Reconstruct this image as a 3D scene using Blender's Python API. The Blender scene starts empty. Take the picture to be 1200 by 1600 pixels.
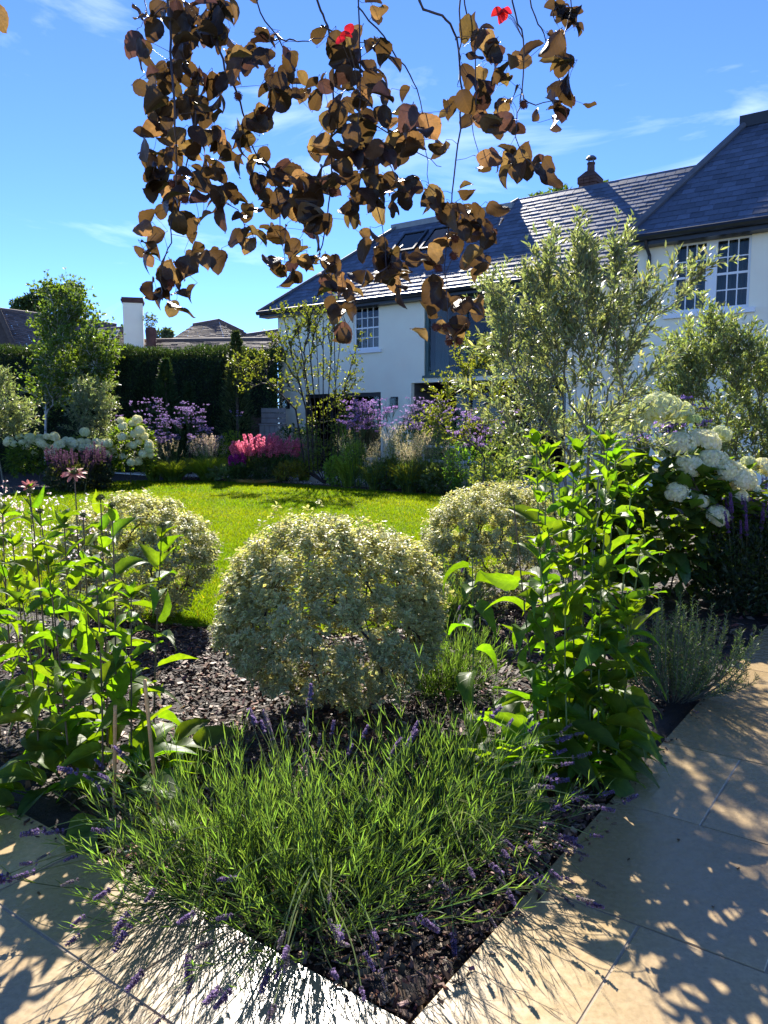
import bpy, math, random
import numpy as np
from mathutils import Vector, Matrix

R = math.radians
rng = np.random.default_rng(11)
random.seed(11)
SC = bpy.context.scene
COL = SC.collection

# ------------------------------------------------------------------ camera, sky, sun, exposure
H = 1.5
PITCH = R(6.17)
FPX = 1202.0
cam_data = bpy.data.cameras.new('camera')
cam = bpy.data.objects.new('camera', cam_data)
COL.objects.link(cam)
cam.location = (0, 0, H)
cam.rotation_euler = (math.pi / 2 - PITCH, 0, 0)
cam_data.sensor_fit = 'VERTICAL'
cam_data.sensor_height = 24.0
cam_data.lens = 24.0 * FPX / 1600.0
cam_data.clip_start = 0.05
cam_data.clip_end = 3000
SC.camera = cam

SUN_AZ = R(-6.0)          # degrees right of straight ahead (negative = left)
SUN_EL = R(35.9)
to_sun = Vector((math.sin(SUN_AZ) * math.cos(SUN_EL), math.cos(SUN_AZ) * math.cos(SUN_EL), math.sin(SUN_EL)))
world = bpy.data.worlds.new('World')
SC.world = world
world.use_nodes = True
wn, wl = world.node_tree.nodes, world.node_tree.links
wn.clear()
w_out = wn.new('ShaderNodeOutputWorld')
w_bg = wn.new('ShaderNodeBackground')
w_sky = wn.new('ShaderNodeTexSky')
w_sky.sky_type = 'NISHITA'
w_sky.sun_disc = False
w_sky.sun_elevation = SUN_EL
w_sky.sun_rotation = SUN_AZ
w_sky.altitude = 1000
w_sky.air_density = 0.42
w_sky.dust_density = 0.0
w_sky.ozone_density = 6.0
w_bg.inputs['Strength'].default_value = 0.125
# thin cirrus, stretched streaks over the whole dome
w_tc = wn.new('ShaderNodeTexCoord')
w_map = wn.new('ShaderNodeMapping')
w_map.inputs['Scale'].default_value = (1.6, 1.6, 6.5)
w_map.inputs['Rotation'].default_value = (R(8), R(14), R(20))
w_map.inputs['Location'].default_value = (3.1, 1.4, 0.62)
w_noise = wn.new('ShaderNodeTexNoise')
w_noise.inputs['Scale'].default_value = 1.7
w_noise.inputs['Detail'].default_value = 7
w_noise.inputs['Roughness'].default_value = 0.55
w_noise.inputs['Distortion'].default_value = 0.7
w_ramp = wn.new('ShaderNodeValToRGB')
w_ramp.color_ramp.elements[0].position = 0.58
w_ramp.color_ramp.elements[0].color = (0, 0, 0, 1)
w_ramp.color_ramp.elements[1].position = 0.9
w_ramp.color_ramp.elements[1].color = (.28, .28, .28, 1)
w_mix = wn.new('ShaderNodeMix')
w_mix.data_type = 'RGBA'
w_mix.inputs[7].default_value = (9.0, 9.3, 9.6, 1)
wl.new(w_tc.outputs['Generated'], w_map.inputs['Vector'])
wl.new(w_map.outputs['Vector'], w_noise.inputs['Vector'])
wl.new(w_noise.outputs['Fac'], w_ramp.inputs['Fac'])
wl.new(w_ramp.outputs['Color'], w_mix.inputs[0])
w_hs = wn.new('ShaderNodeHueSaturation')
w_hs.inputs['Saturation'].default_value = 1.06
w_hs.inputs['Hue'].default_value = 0.505
wl.new(w_sky.outputs['Color'], w_hs.inputs['Color'])
wl.new(w_hs.outputs['Color'], w_mix.inputs[6])
wl.new(w_mix.outputs[2], w_bg.inputs['Color'])
wl.new(w_bg.outputs['Background'], w_out.inputs['Surface'])

sun_data = bpy.data.lights.new('sun', 'SUN')
sun_data.energy = 4.3
sun_data.angle = R(0.55)
sun_data.color = (1.0, 0.93, 0.82)
sun = bpy.data.objects.new('sun', sun_data)
COL.objects.link(sun)
sun.location = (-3, 30, 30)
sun.rotation_euler = to_sun.to_track_quat('Z', 'Y').to_euler()

SC.view_settings.view_transform = 'Standard'
SC.view_settings.look = 'None'
SC.view_settings.exposure = 1.75
SC.view_settings.gamma = 1.0
SC.view_settings.use_curve_mapping = False
SC.cycles.max_bounces = 8
SC.cycles.diffuse_bounces = 3
SC.cycles.glossy_bounces = 3
SC.cycles.transmission_bounces = 5
SC.cycles.transparent_max_bounces = 8
SC.cycles.caustics_reflective = False
SC.cycles.caustics_refractive = False

# ------------------------------------------------------------------ helpers: survey of the place
def ray(x, y):
    a, v = (x - 600) / FPX, (y - 800) / FPX
    return np.array([a, math.cos(PITCH) - v * math.sin(PITCH), -(math.sin(PITCH) + v * math.cos(PITCH))])
def gp(x, y, z=0.0):
    r = ray(x, y)
    return np.array([0, 0, H]) + r * (z - H) / r[2]
def at(x, y, Y):
    r = ray(x, y)
    return np.array([0, 0, H]) + r * Y / r[1]
TIP = np.array([0.065, 1.806, 0.0])
E1 = np.array([0.5864, 0.8100, 0.0])      # along the right edge of the bed, away
E2 = np.array([-0.8100, 0.5864, 0.0])     # along the left edge of the bed, away
UP = np.array([0, 0, 1.0])
def pv(a, b, z=0.0):
    return TIP + E1 * a + E2 * b + UP * z
HS = 1.13                                 # size of one house unit in metres
HC = np.array([-3.82, 28.25, -.19])       # left corner of the house, foot of the wall a little below the terrace
HU = -E2 * HS                             # along the facade to the right
HN = E1 * HS                              # into the house
HUP = UP * HS
def hp(t, b, z):
    return HC + HU * t + HN * b + HUP * z

# ------------------------------------------------------------------ helpers: meshes
def unit(a):
    n = np.linalg.norm(a, axis=-1, keepdims=True)
    return a / np.maximum(n, 1e-9)

class MB:
    def __init__(self):
        self.v, self.f, self.c, self.w, self.n = [], [], [], [], 0
    def add(self, V, faces, col=None, uv=None):
        V = np.asarray(V, float).reshape(-1, 3)
        for F in (faces if isinstance(faces, list) else [faces]):
            self.f.append(np.asarray(F, np.int64) + self.n)
        c = np.ones((len(V), 3)) * (np.array([0.5, 0.5, 0.5]) if col is None else np.asarray(col, float))
        self.v.append(V); self.c.append(c)
        self.w.append(np.zeros((len(V), 2)) if uv is None else np.asarray(uv, float))
        self.n += len(V)
        return self
    def box(self, o, ex, ey, ez, col=None):
        o, ex, ey, ez = (np.asarray(q, float) for q in (o, ex, ey, ez))
        V = [o, o + ex, o + ex + ey, o + ey, o + ez, o + ex + ez, o + ex + ey + ez, o + ey + ez]
        F = [[0, 3, 2, 1], [4, 5, 6, 7], [0, 1, 5, 4], [1, 2, 6, 5], [2, 3, 7, 6], [3, 0, 4, 7]]
        if np.dot(np.cross(ex, ey), ez) < 0:
            F = [q[::-1] for q in F]
        return self.add(V, np.array(F), col)
    def quad(self, a, b, c, d, col=None):
        return self.add([a, b, c, d], np.array([[0, 1, 2, 3]]), col)
    def tubes(self, P, r, sides=5, col=None):
        P = np.asarray(P, float)
        if P.ndim == 2: P = P[None]
        N, K = P.shape[:2]
        r = np.broadcast_to(np.asarray(r, float), (N, K))
        T = np.zeros_like(P)
        T[:, 1:-1] = P[:, 2:] - P[:, :-2]
        T[:, 0] = P[:, 1] - P[:, 0]; T[:, -1] = P[:, -1] - P[:, -2]
        T = unit(T)
        ref = np.where(np.abs(unit(P[:, -1] - P[:, 0])[:, 2:3]) > 0.9, np.array([[1.0, 0, 0]]), np.array([[0, 0, 1.0]]))[:, None, :]
        A = unit(np.cross(T, np.broadcast_to(ref, T.shape)))
        B = np.cross(T, A)
        ang = np.arange(sides) * 2 * math.pi / sides
        V = P[:, :, None, :] + r[:, :, None, None] * (A[:, :, None, :] * np.cos(ang)[None, None, :, None] + B[:, :, None, :] * np.sin(ang)[None, None, :, None])
        base = np.arange(N)[:, None, None] * (K * sides) + np.arange(K - 1)[None, :, None] * sides
        j = np.arange(sides)[None, None, :]; j2 = (j + 1) % sides
        F = np.stack([base + j, base + j2, base + sides + j2, base + sides + j], -1).reshape(-1, 4)
        c = None
        if col is not None:
            c = np.asarray(col, float)
            if c.ndim == 2: c = np.repeat(c, K * sides, 0)
        self.add(V.reshape(-1, 3), F, c)
        ends = np.arange(N)[:, None] * (K * sides) + (K - 1) * sides + np.arange(sides)[None]
        self.f.append(ends + self.n - N * K * sides)
        return self
    def ribbons(self, P, w, side=None, col=None):
        """flat blades; P (N,K,3), w (N,K) half widths"""
        P = np.asarray(P, float); N, K = P.shape[:2]
        w = np.broadcast_to(np.asarray(w, float), (N, K))
        T = unit(P[:, -1] - P[:, 0])
        if side is None: side = rng.normal(size=(N, 3))
        S = unit(np.cross(T, side))[:, None, :]
        V = np.stack([P - S * w[..., None], P + S * w[..., None]], 2)
        base = np.arange(N)[:, None] * (2 * K) + np.arange(K - 1)[None] * 2
        F = np.stack([base, base + 1, base + 3, base + 2], -1).reshape(-1, 4)
        c = None if col is None else (np.repeat(col, 2 * K, 0) if np.ndim(col) == 2 else col)
        return self.add(V.reshape(-1, 3), F, c)
    def inst(self, T, P, D, Nn, L, W=None, col=None, col2=None):
        """copies of a leaf template along D with face normal near Nn"""
        tv, tf, te = T
        P = np.asarray(P, float); N = len(P)
        if N == 0: return self
        D = unit(D); Y = unit(np.cross(Nn, D)); Z = np.cross(D, Y)
        L = np.broadcast_to(np.asarray(L, float), (N,)); W = L * 0.4 if W is None else np.broadcast_to(np.asarray(W, float), (N,))
        V = P[:, None] + D[:, None] * (tv[None, :, 0:1] * L[:, None, None]) + Y[:, None] * (tv[None, :, 1:2] * W[:, None, None]) + Z[:, None] * (tv[None, :, 2:3] * L[:, None, None])
        k = len(tv)
        off = (np.arange(N) * k)[:, None, None]
        faces = [(f[None] + off).reshape(-1, f.shape[1]) for f in tf]
        c = np.ones((N, 3)) * 0.5 if col is None else np.broadcast_to(np.asarray(col, float), (N, 3))
        if col2 is None: cc = np.repeat(c[:, None], k, 1)
        else:
            c2 = np.broadcast_to(np.asarray(col2, float), (N, 3))
            cc = c[:, None] * (1 - te[None, :, None]) + c2[:, None] * te[None, :, None]
        return self.add(V.reshape(-1, 3), faces, cc.reshape(-1, 3))
    def mesh(self, name, smooth=False):
        me = bpy.data.meshes.new(name)
        V = np.concatenate(self.v); C = np.concatenate(self.c)
        me.vertices.add(len(V)); me.vertices.foreach_set('co', V.astype(np.float32).ravel())
        loops = np.concatenate([f.ravel() for f in self.f])
        tot = np.concatenate([np.full(len(f), f.shape[1]) for f in self.f])
        start = np.concatenate([[0], np.cumsum(tot)[:-1]])
        me.loops.add(len(loops)); me.loops.foreach_set('vertex_index', loops.astype(np.int32))
        me.polygons.add(len(tot)); me.polygons.foreach_set('loop_start', start.astype(np.int32))
        me.polygons.foreach_set('use_smooth', np.full(len(tot), bool(smooth)))
        a = me.attributes.new('col', 'FLOAT_COLOR', 'POINT')
        a.data.foreach_set('color', np.concatenate([C, np.ones((len(C), 1))], 1).astype(np.float32).ravel())
        W = np.concatenate(self.w)
        if np.abs(W).max() > 0:
            b = me.attributes.new('leaf_uv', 'FLOAT2', 'POINT')
            b.data.foreach_set('vector', W.astype(np.float32).ravel())
        me.update(calc_edges=True)
        me.validate()
        return me
    def obj(self, name, mat, parent=None, smooth=False, kind=None):
        return link(name, self.mesh(name, smooth), mat, parent, kind)

def link(name, me, mat=None, parent=None, kind=None):
    o = bpy.data.objects.new(name, me)
    if mat is not None and me is not None and not me.materials: me.materials.append(mat)
    COL.objects.link(o)
    if parent is not None: o.parent = parent
    if kind: o['kind'] = kind
    return o
def thing(name, label, cat, loc=(0, 0, 0), group=None):
    """an Empty; parts are given in world space, so the Empty stays at the origin unless loc is used by tag code"""
    o = bpy.data.objects.new(name, None)
    COL.objects.link(o)
    o.empty_display_size = 0.1
    o.location = Vector([float(q) for q in loc])
    tag(o, label, cat, group)
    return o
def adopt(part, root):
    """parent while keeping the part in world position (roots are only translated)"""
    part.parent = root
    part.matrix_parent_inverse = Matrix.Translation(-root.location)
    return part
def tag(o, label, cat, group=None):
    o['label'] = label; o['category'] = cat
    if group: o['group'] = group
    return o

def tri_leaf(mid=0.45, fold=0.10, curl=-0.06):
    v = np.array([[0, 0, 0], [mid, .5, fold], [mid, 0, 0], [mid, -.5, fold], [1, 0, curl]])
    return v, [np.array([[0, 2, 1], [0, 3, 2], [2, 4, 1], [3, 4, 2]])], np.array([0.3, 1, 0, 1, 0.6])
LEAF = tri_leaf()
def long_leaf():
    v = np.array([[0, 0, 0], [.3, .45, .03], [.3, -.45, .03], [.65, .42, .02], [.65, -.42, .02], [1, 0, -.06]])
    return v, [np.array([[0, 2, 1], [3, 4, 5]]), np.array([[1, 2, 4, 3]])], np.array([0, 0.5, .5, .5, .5, 1])
LONG = long_leaf()
QUADP = (np.array([[0, -.4, 0], [1, -.5, .05], [1, .5, .05], [0, .4, 0]]), [np.array([[0, 1, 2, 3]])], np.array([0, 1, 1, 0]))

def big_leaf(nl=8, nw=4, prof=None, fold=.12, droop=.3, wave=.05, serr=0.0, seed=0, L=1.0, W=.4, petiole=.12, curl=0.0):
    """a real leaf blade: grid with midrib fold, droop along its length, waviness and a toothed margin"""
    r = np.random.default_rng(seed)
    V, uv = [], []
    ph = r.uniform(0, 6.28, 3)
    for i in range(nl + 1):
        s = i / nl
        wd = prof(s) * W * (1 + serr * (1 if i % 2 else -1))
        a = droop * (s ** 1.4)
        for j in range(nw + 1):
            q = 2 * j / nw - 1
            x = petiole + (L - petiole) * s
            z = fold * abs(q) * wd + wave * L * math.sin(6 * s + ph[0] + q * 1.5) * abs(q) + wave * .4 * L * math.sin(11 * s + ph[1]) * q
            y = q * wd * .5 * (1 - .25 * fold * abs(q)) + curl * s * s * L
            V.append((x * math.cos(a * .7), y, z - x * math.sin(a * .7)))
            uv.append((s, q))
    F = []
    for i in range(nl):
        for j in range(nw):
            k = i * (nw + 1) + j
            F.append((k, k + nw + 1, k + nw + 2, k + 1))
    b = MB().add(np.array(V), np.array(F), (.5, .5, .5), np.array(uv))
    if petiole > 0:
        a0 = V[nw // 2]
        b.tubes(np.array([(0, 0, 0), (a0[0] * .5, 0, a0[2] * .4), a0]), [.012 * L, .010 * L, .008 * L], 4)
    return b

def ell_points(n, c, rad, shell=0.55, lump=0.16, low=-1.0, seed=None):
    """points through an ellipsoid, thicker near its lumpy surface; returns points and outward normals"""
    r = rng if seed is None else np.random.default_rng(seed)
    d = unit(r.normal(size=(n * 2, 3)))
    d = d[d[:, 2] > low][:n]; n = len(d)
    k = r.normal(size=(5, 3)) * 2.6; ph = r.uniform(0, 6.28, 5)
    bump = sum(np.sin(d @ k[i] + ph[i]) for i in range(5)) / 5
    s = (shell + (1 - shell) * r.uniform(0, 1, n) ** .6) * (1 + lump * bump)
    P = np.asarray(c) + d * np.asarray(rad) * s[:, None]
    return P, unit(d / np.asarray(rad))

def jitter(col, n, dv=.25, dh=.06):
    c = np.asarray(col)[None] * np.exp(rng.normal(0, dv, (n, 1)))
    return np.clip(c * (1 + rng.normal(0, dh, (n, 3))), 0.002, 0.95)

def grow(base, targets, step=.12, up=.35, r_tip=.003, power=.45, lean=0.5, init=()):
    """branch skeleton that reaches every target; returns nodes, parents, radii, tip node ids"""
    N = [np.asarray(b, float) for b in np.atleast_2d(base)]
    Dn = [UP.copy() for _ in N]
    par = [-1] + [0] * (len(N) - 1)
    root = N[0]
    for pl in init:
        last = 0
        pl = [np.asarray(q, float) for q in pl]
        for j in range(len(pl) - 1):
            for s_ in np.linspace(0, 1, 7)[1:]:
                N.append(pl[j] * (1 - s_) + pl[j + 1] * s_); par.append(last if len(N) > 1 else -1); Dn.append(unit(pl[j + 1] - pl[j])); last = len(N) - 1
    tg = sorted(list(targets), key=lambda p: np.linalg.norm(p - root))
    arr = np.zeros((len(tg) * 24 + 80 + len(N), 3)); arr[:len(N)] = N
    dst = np.zeros(len(arr)); dst[:len(N)] = np.linalg.norm(arr[:len(N)] - root, axis=1)
    tips = []
    for p in tg:
        n = len(N); dp = np.linalg.norm(p - root)
        v = p - arr[:n]; d = np.linalg.norm(v, axis=1)
        DD = np.array(Dn)
        cosang = (v * DD).sum(1) / np.maximum(d, 1e-6)
        cost = d * (1 + lean * (1 - cosang)) + np.where(dst[:n] > dp * .93, 5, 0)
        q = int(np.argmin(cost))
        k = max(1, min(18, int(math.ceil(d[q] / step))))
        A = arr[q].copy(); dq = Dn[q]
        ctrl = A + unit(dq * .75 + UP * up + unit(p - A) * .5) * d[q] * .45
        last = q
        for i in range(1, k + 1):
            s = i / k
            x = A * (1 - s) ** 2 + ctrl * 2 * s * (1 - s) + p * s * s
            if n + i >= len(arr) - 2: break
            N.append(x); par.append(last); Dn.append(unit(x - N[last]))
            arr[len(N) - 1] = x; dst[len(N) - 1] = np.linalg.norm(x - root)
            last = len(N) - 1
        tips.append(last)
    N = np.array(N); par = np.array(par)
    cnt = np.zeros(len(N))
    for t in tips: cnt[t] += 1
    for i in range(len(N) - 1, -1, -1):
        if par[i] >= 0: cnt[par[i]] += cnt[i]
    rad = r_tip * np.maximum(cnt, 1) ** power
    return N, par, rad, np.array(tips), np.array(Dn)

def skeleton(mb, N, par, rad, sides=5, col=None, rmin=0):
    i = np.where((par >= 0) & (rad > rmin))[0]
    P = np.stack([N[par[i]], N[i] + (N[i] - N[par[i]]) * .06], 1)
    # keep the parent's radius only where it is comparable, so twigs do not flare
    r0 = np.minimum(rad[par[i]], rad[i] * 1.25)
    mb.tubes(P, np.stack([r0, rad[i]], 1), sides, col)

def twig_leaves(N, par, tips, Dn, per, back=4, spread=.9):
    """leaf anchor points along the last few nodes of every twig"""
    P, D = [], []
    for t in tips:
        k = t
        for b in range(back):
            if k < 0 or par[k] < 0: break
            A, B = N[par[k]], N[k]
            m = per if np.isscalar(per) else per[b]
            for _ in range(m):
                s = rng.uniform()
                P.append(A * (1 - s) + B * s); D.append(Dn[k])
            k = par[k]
    P, D = np.array(P), np.array(D)
    side = unit(np.cross(D, rng.normal(size=D.shape)))
    return P, unit(D * (1 - spread * .5) + side * spread), D

# ------------------------------------------------------------------ helpers: materials
def new_mat(name):
    m = bpy.data.materials.new(name); m.use_nodes = True
    m.node_tree.nodes.clear()
    return m, m.node_tree.nodes, m.node_tree.links
def out(n, l, sh, disp=None):
    o = n.new('ShaderNodeOutputMaterial'); l.new(sh, o.inputs['Surface'])
def mixc(n, l, fac, a, b, mode='MIX'):
    x = n.new('ShaderNodeMix'); x.data_type = 'RGBA'; x.blend_type = mode
    for s, v in ((0, fac), (6, a), (7, b)):
        if hasattr(v, 'is_linked'): l.new(v, x.inputs[s])
        else: x.inputs[s].default_value = v if s == 0 else (*v, 1)
    return x.outputs[2]
def noise(n, l, scale, detail=4, rough=.55, vec=None, dist=0):
    t = n.new('ShaderNodeTexNoise'); t.inputs['Scale'].default_value = scale
    t.inputs['Detail'].default_value = detail; t.inputs['Roughness'].default_value = rough; t.inputs['Distortion'].default_value = dist
    if vec is not None: l.new(vec, t.inputs['Vector'])
    return t.outputs['Fac']
def ramp(n, l, fac, lo, hi, a=(0, 0, 0), b=(1, 1, 1)):
    r = n.new('ShaderNodeValToRGB'); e = r.color_ramp.elements
    e[0].position, e[0].color = lo, (*a, 1); e[1].position, e[1].color = hi, (*b, 1)
    l.new(fac, r.inputs['Fac']); return r.outputs['Color']
def coords(n, kind='Object'):
    return n.new('ShaderNodeTexCoord').outputs[kind]
def wpos(n):
    return n.new('ShaderNodeNewGeometry').outputs['Position']
def bump(n, l, h, strength=.3, dist=.01):
    b = n.new('ShaderNodeBump'); b.inputs['Strength'].default_value = strength; b.inputs['Distance'].default_value = dist
    l.new(h, b.inputs['Height']); return b.outputs['Normal']

def leaf_mat(name, trans=.42, rough=.45, spec=.35, tint=(1.9, 1.75, .55), base=None, rand=.25, veins=0, glow=1.0, rand_hue=.02, under=None):
    """leaf: glossy-diffuse top, light shining through; colour from the leaf's own colour attribute or a base colour"""
    m, n, l = new_mat(name)
    if base is None:
        a = n.new('ShaderNodeAttribute'); a.attribute_name = 'col'; c = a.outputs['Color']
    else:
        oi = n.new('ShaderNodeObjectInfo')
        hs = n.new('ShaderNodeHueSaturation'); hs.inputs['Color'].default_value = (*base, 1)
        mp = n.new('ShaderNodeMapRange'); mp.inputs[3].default_value = 1 - rand; mp.inputs[4].default_value = 1 + rand
        l.new(oi.outputs['Random'], mp.inputs[0]); l.new(mp.outputs[0], hs.inputs['Value'])
        mh = n.new('ShaderNodeMath'); mh.operation = 'MULTIPLY'; mh.inputs[1].default_value = 7.31
        fr = n.new('ShaderNodeMath'); fr.operation = 'FRACT'
        l.new(oi.outputs['Random'], mh.inputs[0]); l.new(mh.outputs[0], fr.inputs[0])
        m2 = n.new('ShaderNodeMapRange'); m2.inputs[3].default_value = .5 - rand_hue; m2.inputs[4].default_value = .5 + rand_hue
        l.new(fr.outputs[0], m2.inputs[0]); l.new(m2.outputs[0], hs.inputs['Hue'])
        c = hs.outputs['Color']
        blot = noise(n, l, 7, 5, .65, coords(n, 'Object'))
        c = mixc(n, l, 1.0, c, ramp(n, l, blot, .32, .68, (.74, .78, .80), (1.20, 1.16, 1.05)), 'MULTIPLY')
    nrm = None
    if veins:
        uv = n.new('ShaderNodeAttribute'); uv.attribute_name = 'leaf_uv'
        sx = n.new('ShaderNodeSeparateXYZ'); l.new(uv.outputs['Vector'], sx.inputs[0])
        ab = n.new('ShaderNodeMath'); ab.operation = 'ABSOLUTE'; l.new(sx.outputs['Y'], ab.inputs[0])
        ma = n.new('ShaderNodeMath'); ma.operation = 'MULTIPLY_ADD'; ma.inputs[1].default_value = -.28; l.new(ab.outputs[0], ma.inputs[0]); l.new(sx.outputs['X'], ma.inputs[2])
        sn = n.new('ShaderNodeMath'); sn.operation = 'MULTIPLY'; sn.inputs[1].default_value = 6.283 * veins; l.new(ma.outputs[0], sn.inputs[0])
        cs = n.new('ShaderNodeMath'); cs.operation = 'COSINE'; l.new(sn.outputs[0], cs.inputs[0])
        pw = ramp(n, l, cs.outputs[0], .80, 1.0)
        mid = ramp(n, l, ab.outputs[0], .03, .09, (1, 1, 1), (0, 0, 0))
        vein = mixc(n, l, 1.0, pw, mid, 'LIGHTEN')
        nrm = bump(n, l, vein, .35, .002)
        lighter = mixc(n, l, 1.0, c, (1.35, 1.3, 1.2), 'MULTIPLY')
        f = n.new('ShaderNodeMath'); f.operation = 'MULTIPLY'; f.inputs[1].default_value = .55; l.new(vein, f.inputs[0])
        c = mixc(n, l, f.outputs[0], c, lighter)
    if under is not None:
        g = n.new('ShaderNodeNewGeometry')
        c_front = mixc(n, l, g.outputs['Backfacing'], c, mixc(n, l, 1.0, c, under, 'MULTIPLY'))
    else: c_front = c
    p = n.new('ShaderNodeBsdfPrincipled')
    l.new(c_front, p.inputs['Base Color']); p.inputs['Roughness'].default_value = rough
    p.inputs['Specular IOR Level'].default_value = spec
    t = n.new('ShaderNodeBsdfTranslucent')
    l.new(mixc(n, l, 1.0, c, tuple(q * glow for q in tint), 'MULTIPLY'), t.inputs['Color'])
    if nrm is not None:
        l.new(nrm, p.inputs['Normal'])
    mx = n.new('ShaderNodeMixShader'); mx.inputs[0].default_value = trans
    l.new(p.outputs[0], mx.inputs[1]); l.new(t.outputs[0], mx.inputs[2])
    out(n, l, mx.outputs[0])
    return m

def plain(name, col, rough=.6, spec=.4, var=.15, scale=6, metal=0, bmp=0, bscale=40, attr=False):
    m, n, l = new_mat(name)
    p = n.new('ShaderNodeBsdfPrincipled')
    pos = coords(n, 'Object')
    f = noise(n, l, scale, 5, .6, pos)
    if attr:
        a = n.new('ShaderNodeAttribute'); a.attribute_name = 'col'; src = a.outputs['Color']
        c = mixc(n, l, 1.0, src, ramp(n, l, f, .25, .75, (1 - var,) * 3, (1 + var,) * 3), 'MULTIPLY')
    else:
        c = ramp(n, l, f, .25, .75, tuple(q * (1 - var) for q in col), tuple(min(.95, q * (1 + var)) for q in col))
    l.new(c, p.inputs['Base Color'])
    p.inputs['Roughness'].default_value = rough; p.inputs['Specular IOR Level'].default_value = spec; p.inputs['Metallic'].default_value = metal
    if bmp: l.new(bump(n, l, noise(n, l, bscale, 6, .6, pos), bmp, .01), p.inputs['Normal'])
    out(n, l, p.outputs[0])
    return m

M = {}
M['bark'] = plain('bark', (.10, .075, .055), .85, .2, .45, 14, bmp=.6, bscale=60)
M['dark_bark'] = plain('dark_bark', (.05, .035, .03), .8, .2, .4, 14, bmp=.5, bscale=60)
M['olive_bark'] = plain('olive_bark', (.16, .15, .11), .85, .2, .4, 14, bmp=.5, bscale=60)
M['birch_bark'] = plain('birch_bark', (.45, .43, .39), .7, .3, .35, 9, bmp=.4, bscale=30)
M['green_stem'] = plain('green_stem', (.10, .15, .04), .55, .3, .3, 18)
M['purple_stem'] = plain('purple_stem', (.11, .08, .045), .55, .3, .45, 9)
M['beech_twig'] = plain('beech_twig', (.035, .03, .035), .55, .5, .4, 20)

# ------------------------------------------------------------------ surfaces of the setting
def m_stone():
    m, n, l = new_mat('limestone')
    pos = wpos(n)
    oi = n.new('ShaderNodeObjectInfo')
    big = noise(n, l, 2.2, 5, .6, pos)
    fine = noise(n, l, 55, 6, .65, pos)
    warm = ramp(n, l, big, .3, .72, (.46, .345, .18), (.52, .41, .245))
    speck = ramp(n, l, fine, .35, .62, (.80, .78, .75), (1.06, 1.05, 1.03))
    c = mixc(n, l, 1.0, warm, speck, 'MULTIPLY')
    tone = n.new('ShaderNodeMapRange'); tone.inputs[3].default_value = .80; tone.inputs[4].default_value = 1.10
    l.new(oi.outputs['Random'], tone.inputs[0])
    c = mixc(n, l, 1.0, c, tone.outputs[0], 'MULTIPLY')
    # a film of water left by watering, in patches
    wet = ramp(n, l, noise(n, l, .85, 4, .5, pos, .4), .24, .40)
    wet_f = n.new('ShaderNodeMath'); wet_f.operation = 'MULTIPLY'; wet_f.inputs[1].default_value = .85; l.new(wet, wet_f.inputs[0])
    c = mixc(n, l, wet_f.outputs[0], c, mixc(n, l, 1.0, c, (.74, .70, .66), 'MULTIPLY'))
    p = n.new('ShaderNodeBsdfPrincipled')
    l.new(c, p.inputs['Base Color'])
    r = mixc(n, l, wet, (.46, .46, .46), (.25, .25, .25))
    r2 = mixc(n, l, 1.0, r, ramp(n, l, noise(n, l, 24, 5, .6, pos), .3, .7, (.8, .8, .8), (1.35, 1.35, 1.35)), 'MULTIPLY')
    l.new(r2, p.inputs['Roughness'])
    p.inputs['Specular IOR Level'].default_value = .38
    hs = mixc(n, l, wet, fine, (.5, .5, .5))
    l.new(bump(n, l, hs, .22, .004), p.inputs['Normal'])
    out(n, l, p.outputs[0]); return m
M['stone'] = m_stone()
M['joint'] = plain('joint', (.33, .28, .21), .85, .2, .2, 30)

def m_soil():
    m, n, l = new_mat('soil')
    pos = wpos(n)
    c = ramp(n, l, noise(n, l, 38, 8, .7, pos), .3, .7, (.010, .007, .006), (.055, .036, .026))
    p = n.new('ShaderNodeBsdfPrincipled'); l.new(c, p.inputs['Base Color']); p.inputs['Roughness'].default_value = .8
    l.new(bump(n, l, noise(n, l, 60, 8, .7, pos), 1.0, .03), p.inputs['Normal'])
    out(n, l, p.outputs[0]); return m
M['soil'] = m_soil()
M['chip'] = plain('bark_chip', (.07, .045, .032), .6, .25, .3, 40, attr=True)

def m_lawn():
    m, n, l = new_mat('lawn')
    pos = wpos(n)
    a = noise(n, l, .55, 4, .6, pos); b = noise(n, l, 60, 6, .7, pos)
    c = mixc(n, l, 1.0, ramp(n, l, a, .3, .7, (.085, .15, .010), (.11, .165, .012)), ramp(n, l, b, .3, .7, (.6, .6, .6), (1.25, 1.25, 1.1)), 'MULTIPLY')
    p = n.new('ShaderNodeBsdfPrincipled'); l.new(c, p.inputs['Base Color']); p.inputs['Roughness'].default_value = .9; p.inputs['Specular IOR Level'].default_value = .05
    l.new(bump(n, l, b, .9, .02), p.inputs['Normal'])
    out(n, l, p.outputs[0]); return m
M['lawn'] = m_lawn()
M['grass'] = leaf_mat('grass_blade', .55, .8, .03, (2.5, 2.2, .25))
M['earth'] = plain('earth', (.09, .085, .05), .9, .2, .4, .6)
M['render'] = plain('white_render', (.95, .85, .66), .85, .2, .06, 1.1, bmp=.15, bscale=160)
M['white_paint'] = plain('white_paint', (.82, .82, .81), .45, .4, .02, 3)
M['black_metal'] = plain('black_metal', (.012, .014, .018), .4, .5, .2, 6)
M['slate'] = None
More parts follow.
